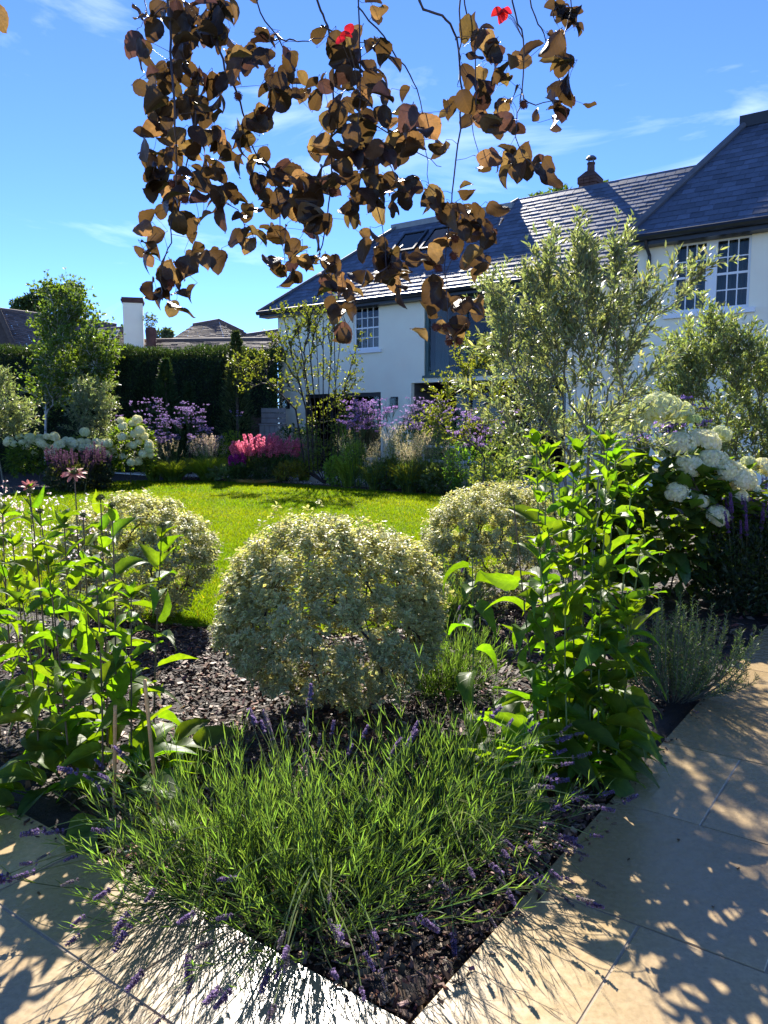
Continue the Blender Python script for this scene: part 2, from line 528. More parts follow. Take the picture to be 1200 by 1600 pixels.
def m_slate(name, a, b, rough=.36):
    m, n, l = new_mat(name)
    oi = n.new('ShaderNodeAttribute'); oi.attribute_name = 'col'
    pos = wpos(n)
    f = noise(n, l, 26, 6, .65, pos)
    c = mixc(n, l, 1.0, ramp(n, l, f, .3, .72, a, b), oi.outputs['Color'], 'MULTIPLY')
    p = n.new('ShaderNodeBsdfPrincipled'); l.new(c, p.inputs['Base Color'])
    p.inputs['Roughness'].default_value = rough; p.inputs['Specular IOR Level'].default_value = .6
    l.new(bump(n, l, noise(n, l, 45, 6, .7, pos), .35, .006), p.inputs['Normal'])
    out(n, l, p.outputs[0]); return m
M['slate'] = m_slate('slate', (.048, .064, .098), (.085, .108, .155), .5)
M['pale_lead'] = plain('pale_lead', (.26, .27, .27), .6, .4, .2, 4)
M['lead'] = plain('lead', (.10, .105, .12), .5, .5, .25, 5)
M['clay_tile'] = m_slate('clay_tile', (.105, .075, .066), (.19, .14, .12), .75)
M['brick'] = plain('brick', (.105, .055, .045), .85, .2, .4, 5, attr=False, bmp=.4)
M['mortar'] = plain('mortar', (.22, .20, .18), .9, .2, .2, 20)
M['teal_frame'] = plain('teal_frame', (.035, .085, .082), .4, .5, .1, 4)
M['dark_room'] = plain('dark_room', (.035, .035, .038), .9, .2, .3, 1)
M['curtain'] = plain('curtain', (.36, .37, .37), .9, .1, .1, 3)
M['blind'] = plain('blind', (.66, .67, .68), .8, .2, .04, 3)
M['soffit'] = plain('soffit', (.14, .12, .105), .8, .2, .1, 3)
def m_glass():
    m, n, l = new_mat('window_glass')
    tr = n.new('ShaderNodeBsdfTransparent'); tr.inputs['Color'].default_value = (.62, .68, .68, 1)
    gl = n.new('ShaderNodeBsdfGlossy'); gl.inputs['Roughness'].default_value = .015
    fr = n.new('ShaderNodeFresnel'); fr.inputs['IOR'].default_value = 1.42
    mx = n.new('ShaderNodeMixShader'); l.new(fr.outputs[0], mx.inputs[0]); l.new(tr.outputs[0], mx.inputs[1]); l.new(gl.outputs[0], mx.inputs[2])
    out(n, l, mx.outputs[0]); return m
M['glass'] = m_glass()
M['timber'] = plain('timber', (.11, .075, .055), .8, .25, .35, 7, bmp=.4)
M['cane'] = plain('bamboo_cane', (.60, .33, .12), .5, .4, .3, 10)

# ================================================================== SETTING
# ---- ground to the horizon
g = MB()
g.quad((-1500, -300, -.08), (1500, -300, -.08), (1500, 2500, -.08), (-1500, 2500, -.08))
g.obj('ground', M['earth'], kind='structure')

# ---- planting soil of the beds (everything inside the corner of the paving)
b = MB()
nx = 60
aa = np.linspace(0, 1, nx + 1) ** 1.5 * 26; bb = np.linspace(0, 1, nx + 1) ** 1.5 * 30
AA, BB = np.meshgrid(aa, bb, indexing='ij')
Z = -.022 + .012 * np.sin(AA * 5.1 + 1) * np.cos(BB * 4.3) + .012 * np.sin(AA * 11 + BB * 9)
Z[0, :] = -.03; Z[:, 0] = -.03
PP = TIP + AA[..., None] * E1 + BB[..., None] * E2 + Z[..., None] * UP
idx = np.arange((nx + 1) ** 2).reshape(nx + 1, nx + 1)
b.add(PP.reshape(-1, 3), np.stack([idx[:-1, :-1], idx[1:, :-1], idx[1:, 1:], idx[:-1, 1:]], -1).reshape(-1, 4))
b.obj('flower_bed_soil', M['soil'], smooth=True, kind='structure')

# ---- paving: a bed of mortar and each slab on it
pav = MB()
pav.box(pv(-6, -8, -.06), E1 * 5.99, E2 * 20, UP * .0565)
pav.box(pv(-.004, -8, -.0602), E1 * 20, E2 * 7.994, UP * .0565)
paving = pav.obj('paving', M['joint'], kind='structure')
def slab_mesh(la, lb):
    q = .005; z0, z1 = -.05, 0.0
    vs = []
    for z, ins in ((z0, 0), (z1 - .003, 0), (z1, .003)):
        vs += [E1 * (q / 2 + ins) + E2 * (q / 2 + ins) + UP * z, E1 * (la - q / 2 - ins) + E2 * (q / 2 + ins) + UP * z,
               E1 * (la - q / 2 - ins) + E2 * (lb - q / 2 - ins) + UP * z, E1 * (q / 2 + ins) + E2 * (lb - q / 2 - ins) + UP * z]
    f = [(8, 9, 10, 11)]
    for k in (0, 4):
        for i in range(4):
            f.append((k + i, k + (i + 1) % 4, k + 4 + (i + 1) % 4, k + 4 + i))
    return MB().add(np.array(vs), np.array(f)).mesh('paving_slab')
slab_cache = {}
def slab(a0, a1, b0, b1):
    key = (round(a1 - a0, 3), round(b1 - b0, 3))
    if key not in slab_cache: slab_cache[key] = slab_mesh(*key)
    o = link('paving_slab', slab_cache[key], M['stone'], paving)
    o.location = Vector(pv(a0, b0, rng.uniform(-.0012, .0012)))
for i in range(0, 14):                     # along the right edge of the bed
    a0 = i * .728
    off = -.35 if i % 2 == 0 else 0.0
    bs = [0.0] + [off - .70 * k if off else -.70 * (k + 1) for k in range(0, 5)]
    for k in range(len(bs) - 1): slab(a0, a0 + .728, bs[k + 1], bs[k])
for i, (a0, a1) in enumerate(((-.36, 0), (-1.088, -.36), (-1.816, -1.088), (-2.544, -1.816))):
    off = (.0, .66, .30, .66)[i]
    edges = sorted([off + .70 * k for k in range(-5, 8)])
    for k in range(len(edges) - 1): slab(a0, a1, edges[k], edges[k + 1])

# ---- lawn
lawn_pts = np.array([(-1.35, 5.75), (-.25, 5.55), (.55, 6.2), (1.1, 7.6), (1.7, 9.6), (2.3, 12), (2.35, 15), (1.44, 17.2), (.55, 17.8), (-1.3, 19.7),
                     (-2.7, 20.85), (-5.5, 22.1), (-7.6, 21.9), (-8.3, 19.5), (-8.6, 16.4), (-8.0, 12), (-6.2, 8.6), (-3.6, 6.6)])
def catmull(P, m=8):
    n = len(P); o = []
    for i in range(n):
        p0, p1, p2, p3 = P[i - 1], P[i], P[(i + 1) % n], P[(i + 2) % n]
        for k in range(m):
            t = k / m
            o.append(.5 * (2 * p1 + (p2 - p0) * t + (2 * p0 - 5 * p1 + 4 * p2 - p3) * t * t + (3 * p1 - p0 - 3 * p2 + p3) * t ** 3))
    return np.array(o)
LP = catmull(lawn_pts)
lw = MB()
top = np.concatenate([LP, np.full((len(LP), 1), .012)], 1); bot = np.concatenate([LP, np.full((len(LP), 1), -.06)], 1)
nL = len(LP)
lw.add(np.concatenate([top, bot]), [np.array([list(range(nL))]), np.array([(i + nL, (i + 1) % nL + nL, (i + 1) % nL, i) for i in range(nL)])])
lw.obj('lawn', M['lawn'], kind='structure')
def inside(P, poly):
    x, y = P[:, 0], P[:, 1]; r = np.zeros(len(P), bool); j = len(poly) - 1
    for i in range(len(poly)):
        c = ((poly[i, 1] > y) != (poly[j, 1] > y)) & (x < (poly[j, 0] - poly[i, 0]) * (y - poly[i, 1]) / (poly[j, 1] - poly[i, 1] + 1e-12) + poly[i, 0])
        r ^= c; j = i
    return r
n = 330000
uu = rng.uniform(0, 1, n)
yy = 5.4 * (22.4 / 5.4) ** uu
xx = rng.uniform(-.55, .33, n) * yy
P2 = np.stack([xx, yy], 1); P2 = P2[inside(P2, LP)]
n = len(P2)
hgt = rng.uniform(.016, .034, n) * (1 + .03 * P2[:, 1])
base = np.concatenate([P2, np.full((n, 1), .010)], 1)
lean = rng.normal(0, .5, (n, 2))
tipp = base + np.concatenate([lean * hgt[:, None], hgt[:, None]], 1)
sd = unit(np.concatenate([rng.normal(size=(n, 2)), np.zeros((n, 1))], 1)) * (.0022 + .00035 * P2[:, 1:2])
patch = np.sin(P2[:, 0] * 1.3 + np.sin(P2[:, 1] * .9) * 1.5) * .5 + np.sin(P2[:, 1] * 2.1 + P2[:, 0] * .7) * .5
gc = jitter((.092, .150, .012), n, .16, .05)
gc[:, 0] *= 1 + .14 * patch; gc *= (1 + .07 * patch)[:, None]
dry = rng.uniform(size=n) < .02
gc[dry] = jitter((.24, .20, .07), dry.sum(), .2)
gm = MB()
gm.add(np.stack([base - sd, base + sd, tipp], 1).reshape(-1, 3), np.arange(3 * n).reshape(-1, 3), np.repeat(gc, 3, 0))
tag(gm.obj('lawn_grass', M['grass'], kind='stuff'), 'short mown bright green grass of the garden lawn', 'grass')

# ---- bark mulch
def scatter_chips(n, region, smin, smax):
    P = region(n); n = len(P)
    L = rng.uniform(smin, smax, n); W = L * rng.uniform(.25, .6, n); T = rng.uniform(.002, .006, n)
    yaw = rng.uniform(0, 6.28, n); tl = rng.normal(0, .38, n); rl = rng.normal(0, .4, n)
    d = np.stack([np.cos(yaw) * np.cos(tl), np.sin(yaw) * np.cos(tl), np.sin(tl)], 1)
    s = unit(np.stack([-np.sin(yaw), np.cos(yaw), rl], 1)); u = np.cross(d, s)
    c = jitter((.09, .05, .032), n, .55, .12)
    pale = rng.uniform(size=n) < .07; c[pale] = jitter((.24, .165, .115), pale.sum(), .3)
    red = rng.uniform(size=n) < .05; c[red] = jitter((.16, .06, .03), red.sum(), .3)
    V = []
    for sx, sy, sz in ((-1, -.7, -1), (1, -1, -1), (.8, 1, -1), (-.9, .8, -1), (-1, -.7, 1), (1, -1, 1), (.8, 1, 1), (-.9, .8, 1)):
        V.append(P + d * (sx * L / 2)[:, None] + s * (sy * W / 2)[:, None] + u * (sz * T / 2)[:, None])
    V = np.stack(V, 1).reshape(-1, 3)
    F = np.array([[4, 5, 6, 7], [0, 1, 5, 4], [1, 2, 6, 5], [2, 3, 7, 6], [3, 0, 4, 7]])
    return V, (F[None] + (np.arange(n) * 8)[:, None, None]).reshape(-1, 4), np.repeat(c, 8, 0)
def reg_near(n):
    a = rng.uniform(0.01, 1, n) ** .8 * 4.8; bq = rng.uniform(.01, 1, n) ** .8 * 4.4
    P = TIP + a[:, None] * E1 + bq[:, None] * E2
    P[:, 2] = -.015 + rng.uniform(-.006, .016, n)
    return P[~inside(P[:, :2], LP)]
def reg_far(n):
    a = rng.uniform(0, 14, n); bq = rng.uniform(0, 9, n)
    P = TIP + a[:, None] * E1 + bq[:, None] * E2; P[:, 2] = -.01 + rng.uniform(0, .02, n)
    return P[(~inside(P[:, :2], LP)) & (P[:, 1] > 4.5)]
cm = MB()
cm.add(*scatter_chips(30000, reg_near, .014, .046))
def reg_tip(n):
    a = rng.uniform(.012, 1.5, n); bq = rng.uniform(.012, 1.5, n); P = TIP + a[:, None] * E1 + bq[:, None] * E2
    P[:, 2] = -.014 + rng.uniform(-.004, .020, n); return P
cm.add(*scatter_chips(9000, reg_tip, .014, .042))
cm.add(*scatter_chips(14000, reg_far, .03, .07))
def reg_edge(n):
    t = rng.uniform(-6.5, 2.5, n)
    P = np.stack([t, 20.3 - .62 * (t + 2) + rng.uniform(-.5, 1.6, n), np.full(n, .0)], 1)
    return P[~inside(P[:, :2], LP)]
cm.add(*scatter_chips(5000, reg_edge, .05, .11))
def reg_spill(n):
    a = rng.uniform(0, 3.6, n); d_ = -np.abs(rng.normal(0, .035, n)) - .006; k_ = rng.uniform(size=n) < .5
    P = TIP + np.where(k_, a, d_)[:, None] * E1 + np.where(k_, d_, a)[:, None] * E2; P[:, 2] = .005; return P
cm.add(*scatter_chips(170, reg_spill, .008, .026))
tag(cm.obj('bark_mulch', M['chip'], kind='stuff'), 'dark bark chip mulch covering the flower beds', 'mulch')

M['terrace'] = plain('terrace_stone', (.58, .54, .46), .8, .3, .12, 2)
# ---- terrace in front of the house
te = MB(); q_ = hp(-3, -4.2, 0); q_[2] = -.05; te.box(q_, HU * 22, HN * 6, UP * .06)
te.obj('terrace', M['terrace'], kind='structure')

# ================================================================== THE WHITE HOUSE
house = thing('house', 'large white rendered house with dark blue slate roof beyond the lawn', 'house', hp(0, 0, 0))
def hpart(mb, name, mat, parent=None, smooth=False, kind=None):
    o = mb.obj(name, mat, None, smooth, kind)
    p = parent or house
    if p is house: return adopt(o, house)
    o.parent = p

    return o
# parts are modelled in world space; every part of the house keeps that space through its parent inverse,
# so sub-parts need none of their own.
def facade(mb, b, t0, t1, z0, z1, holes, depth=.16):
    ts = sorted({t0, t1, *[h[0] for h in holes], *[h[1] for h in holes]})
    zs = sorted({z0, z1, *[h[2] for h in holes], *[h[3] for h in holes]})
    for i in range(len(ts) - 1):
        for j in range(len(zs) - 1):
            tm, zm = (ts[i] + ts[i + 1]) / 2, (zs[j] + zs[j + 1]) / 2
            if any(h[0] < tm < h[1] and h[2] < zm < h[3] for h in holes): continue
            mb.quad(hp(ts[i], b, zs[j]), hp(ts[i + 1], b, zs[j]), hp(ts[i + 1], b, zs[j + 1]), hp(ts[i], b, zs[j + 1]))
    for (a, c, e, f) in holes:
        d = depth
        mb.quad(hp(a, b, e), hp(a, b, f), hp(a, b + d, f), hp(a, b + d, e))
        mb.quad(hp(c, b, f), hp(c, b, e), hp(c, b + d, e), hp(c, b + d, f))
        mb.quad(hp(a, b, f), hp(c, b, f), hp(c, b + d, f), hp(a, b + d, f))
        mb.quad(hp(a, b, e), hp(a, b + d, e), hp(c, b + d, e), hp(c, b, e))
HW1 = (3.05, 3.99, 3.80, 5.06); HG = (5.55, 9.30, 2.97, 5.03); HD1 = (1.10, 4.06, .02, 2.56); HD2 = (5.12, 9.75, .02, 2.78)
WW = (12.98, 14.36, 3.70, 5.02)
WT, WB = 12.30, -2.70
w = MB()
facade(w, 0, 0, WT, 0, 5.14, [HW1, HG, HD1, HD2])
w.quad(hp(0, 0, 0), hp(0, 0, 5.14), hp(0, 7, 5.14), hp(0, 7, 0))
hpart(w, 'wall', M['render'])
w = MB()
facade(w, WB, WT, 21, 0, 5.14, [WW])
w.quad(hp(WT, WB, 0), hp(WT, WB, 5.14), hp(WT, 0, 5.14), hp(WT, 0, 0))
hpart(w, 'wall', M['render'])
# rooms behind the openings
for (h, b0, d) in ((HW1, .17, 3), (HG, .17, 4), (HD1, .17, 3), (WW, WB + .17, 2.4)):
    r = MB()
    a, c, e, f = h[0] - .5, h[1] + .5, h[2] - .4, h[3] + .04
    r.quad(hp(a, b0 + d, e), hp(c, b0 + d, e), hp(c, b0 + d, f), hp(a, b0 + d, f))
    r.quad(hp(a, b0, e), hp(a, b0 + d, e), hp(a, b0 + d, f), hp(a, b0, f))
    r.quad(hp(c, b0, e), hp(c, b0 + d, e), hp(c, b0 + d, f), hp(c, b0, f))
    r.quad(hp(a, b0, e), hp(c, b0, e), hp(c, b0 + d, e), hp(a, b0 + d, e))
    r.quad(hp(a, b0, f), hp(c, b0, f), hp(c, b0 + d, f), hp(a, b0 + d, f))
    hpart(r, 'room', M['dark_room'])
# recessed porch under the glazed bay
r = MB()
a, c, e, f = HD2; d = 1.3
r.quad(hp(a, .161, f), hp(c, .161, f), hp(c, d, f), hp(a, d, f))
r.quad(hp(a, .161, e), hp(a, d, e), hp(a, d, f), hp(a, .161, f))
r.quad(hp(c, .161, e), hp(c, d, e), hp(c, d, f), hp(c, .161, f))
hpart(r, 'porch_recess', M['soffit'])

def sash_window(t0, t1, z0, z1, b, cols, rows, mid, frame_mat, name='window'):
    """frame with glazing bars, one pane object per light, a projecting sill"""
    fw, gb = .055, .022
    m = MB()
    fb, fd = b + .06, .07
    m.box(hp(t0, fb, z0), HU * fw, HN * fd, HUP * (z1 - z0))
    m.box(hp(t1 - fw, fb, z0), HU * fw, HN * fd, HUP * (z1 - z0))
    m.box(hp(t0 + fw, fb + .001, z0), HU * (t1 - t0 - 2 * fw), HN * (fd - .002), HUP * fw * 1.3)
    m.box(hp(t0 + fw, fb + .001, z1 - fw), HU * (t1 - t0 - 2 * fw), HN * (fd - .002), HUP * fw)
    ta, tb, za, zb = t0 + fw, t1 - fw, z0 + fw * 1.3, z1 - fw
    cw = (tb - ta) / cols; rh = (zb - za) / rows
    for i in range(1, cols):
        m.box(hp(ta + i * cw - gb / 2, fb + .022, za), HU * gb, HN * .03, HUP * (zb - za))
    for j in range(1, rows):
        g2 = gb * (1.9 if j == mid else 1)
        m.box(hp(ta, fb + .021, za + j * rh - g2 / 2), HU * (tb - ta), HN * .032, HUP * g2)
    fr = hpart(m, name, frame_mat)
    for i in range(cols):
        for j in range(rows):
            q = MB(); x = .001
            q.box(hp(ta + i * cw + x, fb + .034, za + j * rh + x), HU * (cw - 2 * x), HN * .005, HUP * (rh - 2 * x))
            hpart(q, 'pane', M['glass'], fr)
    return fr
f1 = sash_window(*HW1, 0, 4, 4, 2, M['white_paint'])
s = MB(); s.box(hp(2.93, -.09, 3.70), HU * 1.18, HN * .20, HUP * .098); hpart(s, 'sill', M['white_paint'], f1)
bl = MB(); bl.box(hp(3.06, .15, 3.82), HU * .92, HN * .01, HUP * .60); hpart(bl, 'blind', M['blind'], f1)
tm = (WW[0] + WW[1]) / 2
for (x0, x1) in ((WW[0], tm - .045), (tm + .045, WW[1])):
    f2 = sash_window(x0, x1, WW[2], WW[3], WB, 3, 4, 2, M['white_paint'])
    cu = MB()
    tt = np.linspace(x0 + .02, x1 - .02, 40)
    fold = .05 * np.sin(tt * 58) + .02 * np.sin(tt * 97)
    A = np.array([hp(t, WB + .30 + q, WW[2]) for t, q in zip(tt, fold)]); B2 = A + HUP * 1.30
    cu.add(np.concatenate([A, B2]), np.array([(i, i + 1, i + 41, i + 40) for i in range(39)]))
    hpart(cu, 'curtain', M['curtain'], f2, smooth=True)
s = MB(); s.box(hp(tm - .045, WB + .05, WW[2]), HU * .09, HN * .09, HUP * (WW[3] - WW[2])); hpart(s, 'mullion', M['white_paint'])
s = MB(); s.box(hp(WW[0] - .12, WB - .10, WW[2] - .09), HU * (WW[1] - WW[0] + .24), HN * .20, HUP * .088); hpart(s, 'sill', M['white_paint'])
def glazed_bay(h, b, nx, frame_mat, name):
    t0, t1, z0, z1 = h
    m = MB(); fw = .11
    m.box(hp(t0, b, z0), HU * fw, HN * .1, HUP * (z1 - z0)); m.box(hp(t1 - fw, b, z0), HU * fw, HN * .1, HUP * (z1 - z0))
    m.box(hp(t0 + fw, b + .002, z0), HU * (t1 - t0 - 2 * fw), HN * .096, HUP * fw); m.box(hp(t0 + fw, b + .002, z1 - fw), HU * (t1 - t0 - 2 * fw), HN * .096, HUP * fw)
    cw = (t1 - t0 - 2 * fw) / nx
    for i in range(1, nx): m.box(hp(t0 + fw + i * cw - .035, b + .004, z0 + fw), HU * .07, HN * .09, HUP * (z1 - z0 - 2 * fw))
    fr = hpart(m, name, frame_mat)
    for i in range(nx):
        q = MB(); q.box(hp(t0 + fw + i * cw + .002, b + .05, z0 + fw), HU * (cw - .004), HN * .012, HUP * (z1 - z0 - 2 * fw))
        hpart(q, 'pane', M['glass'], fr)
    return fr
bay = glazed_bay(HG, .05, 3, M['teal_frame'], 'glazed_bay')
cu = MB(); tt = np.linspace(5.7, 6.15, 24)
A = np.array([hp(t, .34 + .05 * math.sin(t * 50), 3.0) for t in tt])
cu.add(np.concatenate([A, A + HUP * 2.0]), np.array([(i, i + 1, i + 25, i + 24) for i in range(23)])); hpart(cu, 'curtain', M['curtain'], bay, True)
s = MB(); s.box(hp(HG[0] - .02, -.06, HG[2] - .07), HU * (HG[1] - HG[0] + .04), HN * .2, HUP * .068); hpart(s, 'sill', M['teal_frame'], bay)
glazed_bay(HD1, .06, 3, M['black_metal'], 'glazed_door')
glazed_bay((HD2[0], HD2[1], HD2[2], HD2[3]), 1.2, 4, M['black_metal'], 'glazed_door')
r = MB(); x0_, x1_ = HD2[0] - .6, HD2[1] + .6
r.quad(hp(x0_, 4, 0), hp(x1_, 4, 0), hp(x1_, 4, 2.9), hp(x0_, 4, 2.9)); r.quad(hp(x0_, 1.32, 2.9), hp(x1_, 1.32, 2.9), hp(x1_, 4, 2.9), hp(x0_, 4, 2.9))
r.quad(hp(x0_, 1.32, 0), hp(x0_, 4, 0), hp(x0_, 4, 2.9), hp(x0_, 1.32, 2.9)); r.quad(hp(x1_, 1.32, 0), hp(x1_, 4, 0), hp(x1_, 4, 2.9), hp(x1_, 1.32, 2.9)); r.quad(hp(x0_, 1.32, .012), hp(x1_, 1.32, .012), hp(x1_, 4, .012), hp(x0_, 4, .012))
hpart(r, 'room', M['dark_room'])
for (t, z) in ((.36, 2.30), (4.55, 2.24)):
    q = MB(); q.box(hp(t - .12, -.03, z - .17), HU * .24, HN * .032, HUP * .34)
    wl_ = hpart(q, 'wall_light', M['black_metal'])
    q = MB(); q.box(hp(t - .09, -.12, z - .14), HU * .18, HN * .088, HUP * .28); hpart(q, 'glass_shade', M['glass'], wl_)

# ---- roofs
TANP = .9; EZ = 5.17
CS = 1 / math.sqrt(1 + TANP ** 2); SN = TANP * CS
SLOPE = HN * CS + HUP * SN            # up the slope
RNRM = -HN * SN + HUP * CS            # out of the slope
def roof_pt(t, b, eb, lift=0.0):
    return hp(t, b, EZ + TANP * (b - eb)) + RNRM * lift
und = MB()
eb = -.35
und.add([roof_pt(-.5, eb, eb), roof_pt(13.6, eb, eb), roof_pt(13.6, 3.0, eb), roof_pt(6.85, 3.0, eb), roof_pt(6.6, 2.66, eb), roof_pt(2.73, 2.66, eb)], np.array([[0, 1, 2, 3, 4, 5]]), (1, 1, 1))
# hip end, flat top and rear slopes, so that the roof is closed
und.quad(hp(-.5, eb, EZ), hp(2.73, 2.66, 7.879), hp(2.73, 4.4, 7.879), hp(-.5, 7.4, EZ), (1, 1, 1))
und.quad(hp(2.73, 2.66, 7.879), hp(6.6, 2.66, 7.879), hp(6.6, 4.4, 7.879), hp(2.73, 4.4, 7.879), (1, 1, 1))
und.quad(hp(6.85, 3.0, 8.185), hp(13.6, 3.0, 8.185), hp(13.6, 6.4, EZ), hp(6.85, 6.4, EZ), (1, 1, 1))
und.quad(hp(2.73, 4.4, 7.879), hp(6.6, 4.4, 7.879), hp(6.6, 7.4, EZ), hp(-.5, 7.4, EZ), (1, 1, 1))
und.add([hp(6.6, 2.66, 7.87), hp(6.85, 3.0, 8.185), hp(6.85, 4.4, 7.0), hp(6.6, 4.4, 7.0)], np.array([[0, 1, 2, 3]]), (1, 1, 1))
roof = hpart(und, 'roof', M['slate'])
wnd = MB(); web = -3.0
wnd.add([roof_pt(12.12, web, web), roof_pt(21, web, web), roof_pt(21, -.02, web), roof_pt(13.6, -.02, web)], np.array([[0, 1, 2, 3]]), (1, 1, 1))
wnd.add([hp(12.12, web, EZ), hp(13.6, -.02, 7.852), hp(13.6, 3, 7.852), hp(12.12, 1.2, EZ)], np.array([[0, 1, 2, 3]]), (1, 1, 1))
wnd.quad(hp(13.6, -.02, 7.852), hp(21, -.02, 7.852), hp(21, 4, 5.2), hp(13.6, 4, 5.2), (1, 1, 1))
wing_roof = hpart(wnd, 'roof', M['slate'])
# slates
CW, CH = .25, .20
sky_lights = ((3.35, 4.25, 1.45, 2.25), (4.45, 5.45, 1.38, 2.25))
def slate_template(tone, wv):
    b = MB()
    th, lift, ln = .007, .013, CH * 1.12
    o = -HU * (wv / 2)
    V = []
    for k in (0, 1):
        z0, z1 = lift + (k - 1) * th, .004 + (k - 1) * th * .3
        V += [o + RNRM * z0, o + HU * wv + RNRM * z0, o + HU * wv + SLOPE * ln + RNRM * z1, o + SLOPE * ln + RNRM * z1]
    return b.add(np.array(V), np.array([[4, 5, 6, 7], [0, 1, 5, 4], [1, 2, 6, 5], [3, 0, 4, 7]]), (tone,) * 3)
def slate_list(eb, t0, t1, b_top, left):
    L = []
    rows = int((b_top(100) - eb) / (CH * CS))
    for j in range(rows + 1):
        bb = eb + j * CH * CS
        off = (j % 2) * CW / 2
        k = int((t0) / CW) - 1
        while k * CW < t1:
            t = k * CW + off + CW / 2; k += 1
            if t - CW * .3 < left(bb + .07) or t > t1 or bb > b_top(t) - .08: continue
            if eb == -.35 and any(a - .10 < t < c + .10 and e - .10 < bb < f + .04 for a, c, e, f in sky_lights): continue
            L.append((t, bb, eb))
    return L
Lm = slate_list(-.35, -.5, 12.6, lambda t: 3.0 if t > 6.75 else 2.66, lambda b: -.5 + (b + .35) / 3.01 * 3.23)
Lw = slate_list(-3.0, 12.1, 16.5, lambda t: -.02, lambda b: 12.12 + (b + 3.0) / 2.98 * 1.48)
def in_view(p, mx=20):
    d = p - np.array([0, 0, H])
    fy = d[1] * math.cos(PITCH) - d[2] * math.sin(PITCH); fz = d[2] * math.cos(PITCH) + d[1] * math.sin(PITCH)
    return abs(d[0] / fy) * FPX < 600 + mx and abs(fz / fy) * FPX < 800 + mx
sl = [(np.linalg.norm(roof_pt(t, b, e) - np.array([0, 0, H])), t, b, e) for (t, b, e) in Lw if in_view(roof_pt(t, b, e), 5)]
sl.sort(); nearest = set((t, b, e) for _, t, b, e in sl[:300])
variants = [(tn, slate_template(tn, CW - .011)) for tn in (.72, .85, .95, 1.05, 1.18, 1.35)]
vmesh = [v.mesh('slate') for _, v in variants]
rest_m, rest_w = MB(), MB()
for (t, b, e) in Lm + Lw:
    p = roof_pt(t, b, e, rng.uniform(0, .004))
    k = int(rng.integers(0, 6))
    if (t, b, e) in nearest:
        o = link('slate', vmesh[k], M['slate'], wing_roof); o.location = Vector(p)
    else:
        q = variants[k][1]
        (rest_w if e == web else rest_m).add(q.v[0] + p, q.f[0], q.c[0])
hpart(rest_m, 'slates', M['slate'], roof, kind='stuff')
if rest_w.n: hpart(rest_w, 'slates', M['slate'], wing_roof, kind='stuff')
# ridge upstands, hips, gutters
q = MB(); q.box(hp(2.55, 2.62, 7.86), HU * 4.3, HN * .25, HUP * .17); hpart(q, 'ridge_upstand', M['pale_lead'], roof)
q = MB(); q.tubes(np.array([hp(6.7, 3.02, 8.17), hp(13.5, 3.02, 8.17)]), .04, 8); hpart(q, 'ridge', M['lead'], roof)
q = MB(); q.tubes(np.array([hp(-.5, -.37, 5.20), hp(2.73, 2.66, 7.93)]), .055, 8); hpart(q, 'hip', M['lead'], roof)
q = MB(); q.tubes(np.array([hp(6.55, 2.66, 7.92), hp(6.85, 3.03, 8.2)]), .05, 8); hpart(q, 'hip', M['lead'], roof)
q = MB(); q.tubes(np.array([hp(12.10, -3.02, 5.20), hp(13.6, -.02, 7.89)]), .085, 8); hpart(q, 'hip', M['lead'], wing_roof)
q = MB(); q.box(hp(13.5, -.12, 7.80), HU * 7.5, HN * .24, HUP * .24); hpart(q, 'ridge_upstand', M['black_metal'], wing_roof)  # raised strip added so that its shadow covers the wing slope
def gutter(t0, t1, eb, parent):
    q = MB()
    P = [hp(t, eb - .07, EZ - .03) for t in (t0, t1)]
    q.tubes(np.array(P), .075, 8)
    q.box(hp(t0 + .02, eb, EZ - .17), HU * (t1 - t0 - .04), HN * .03, HUP * .155)
    q.box(hp(t0 + .04, eb + .031, EZ - .168), HU * (t1 - t0 - .08), HN * .35, HUP * .02)
    hpart(q, 'gutter', M['black_metal'], parent)
gutter(-.5, 12.0, -.35, roof); gutter(12.12, 21, -3.0, wing_roof)
q = MB(); P = np.array([hp(12.55, -3.05, 5.12), hp(12.55, -3.0, 4.98), hp(12.55, -2.78, 4.85), hp(12.55, -2.76, 4.6)]); q.tubes(P, .04, 8); hpart(q, 'downpipe_hopper', M['black_metal'], wing_roof)
for (a, c, e, f) in sky_lights:
    q = MB()
    def rbox(t0, t1, b0, b1, h): q.box(roof_pt(t0, b0, eb, .01), HU * (t1 - t0), SLOPE * ((b1 - b0) / CS), RNRM * h)
    rbox(a, a + .07, e, f, .07); rbox(c - .07, c, e, f, .07); rbox(a + .07, c - .07, e, e + .05, .068); rbox(a + .07, c - .07, f - .05, f, .068)
    sk = hpart(q, 'skylight', M['black_metal'], roof)
    q = MB(); q.box(roof_pt(a + .07, e + .05, eb, .045), HU * (c - a - .14), SLOPE * ((f - e - .1) / CS), RNRM * .006)
    hpart(q, 'pane', M['glass'], roof)
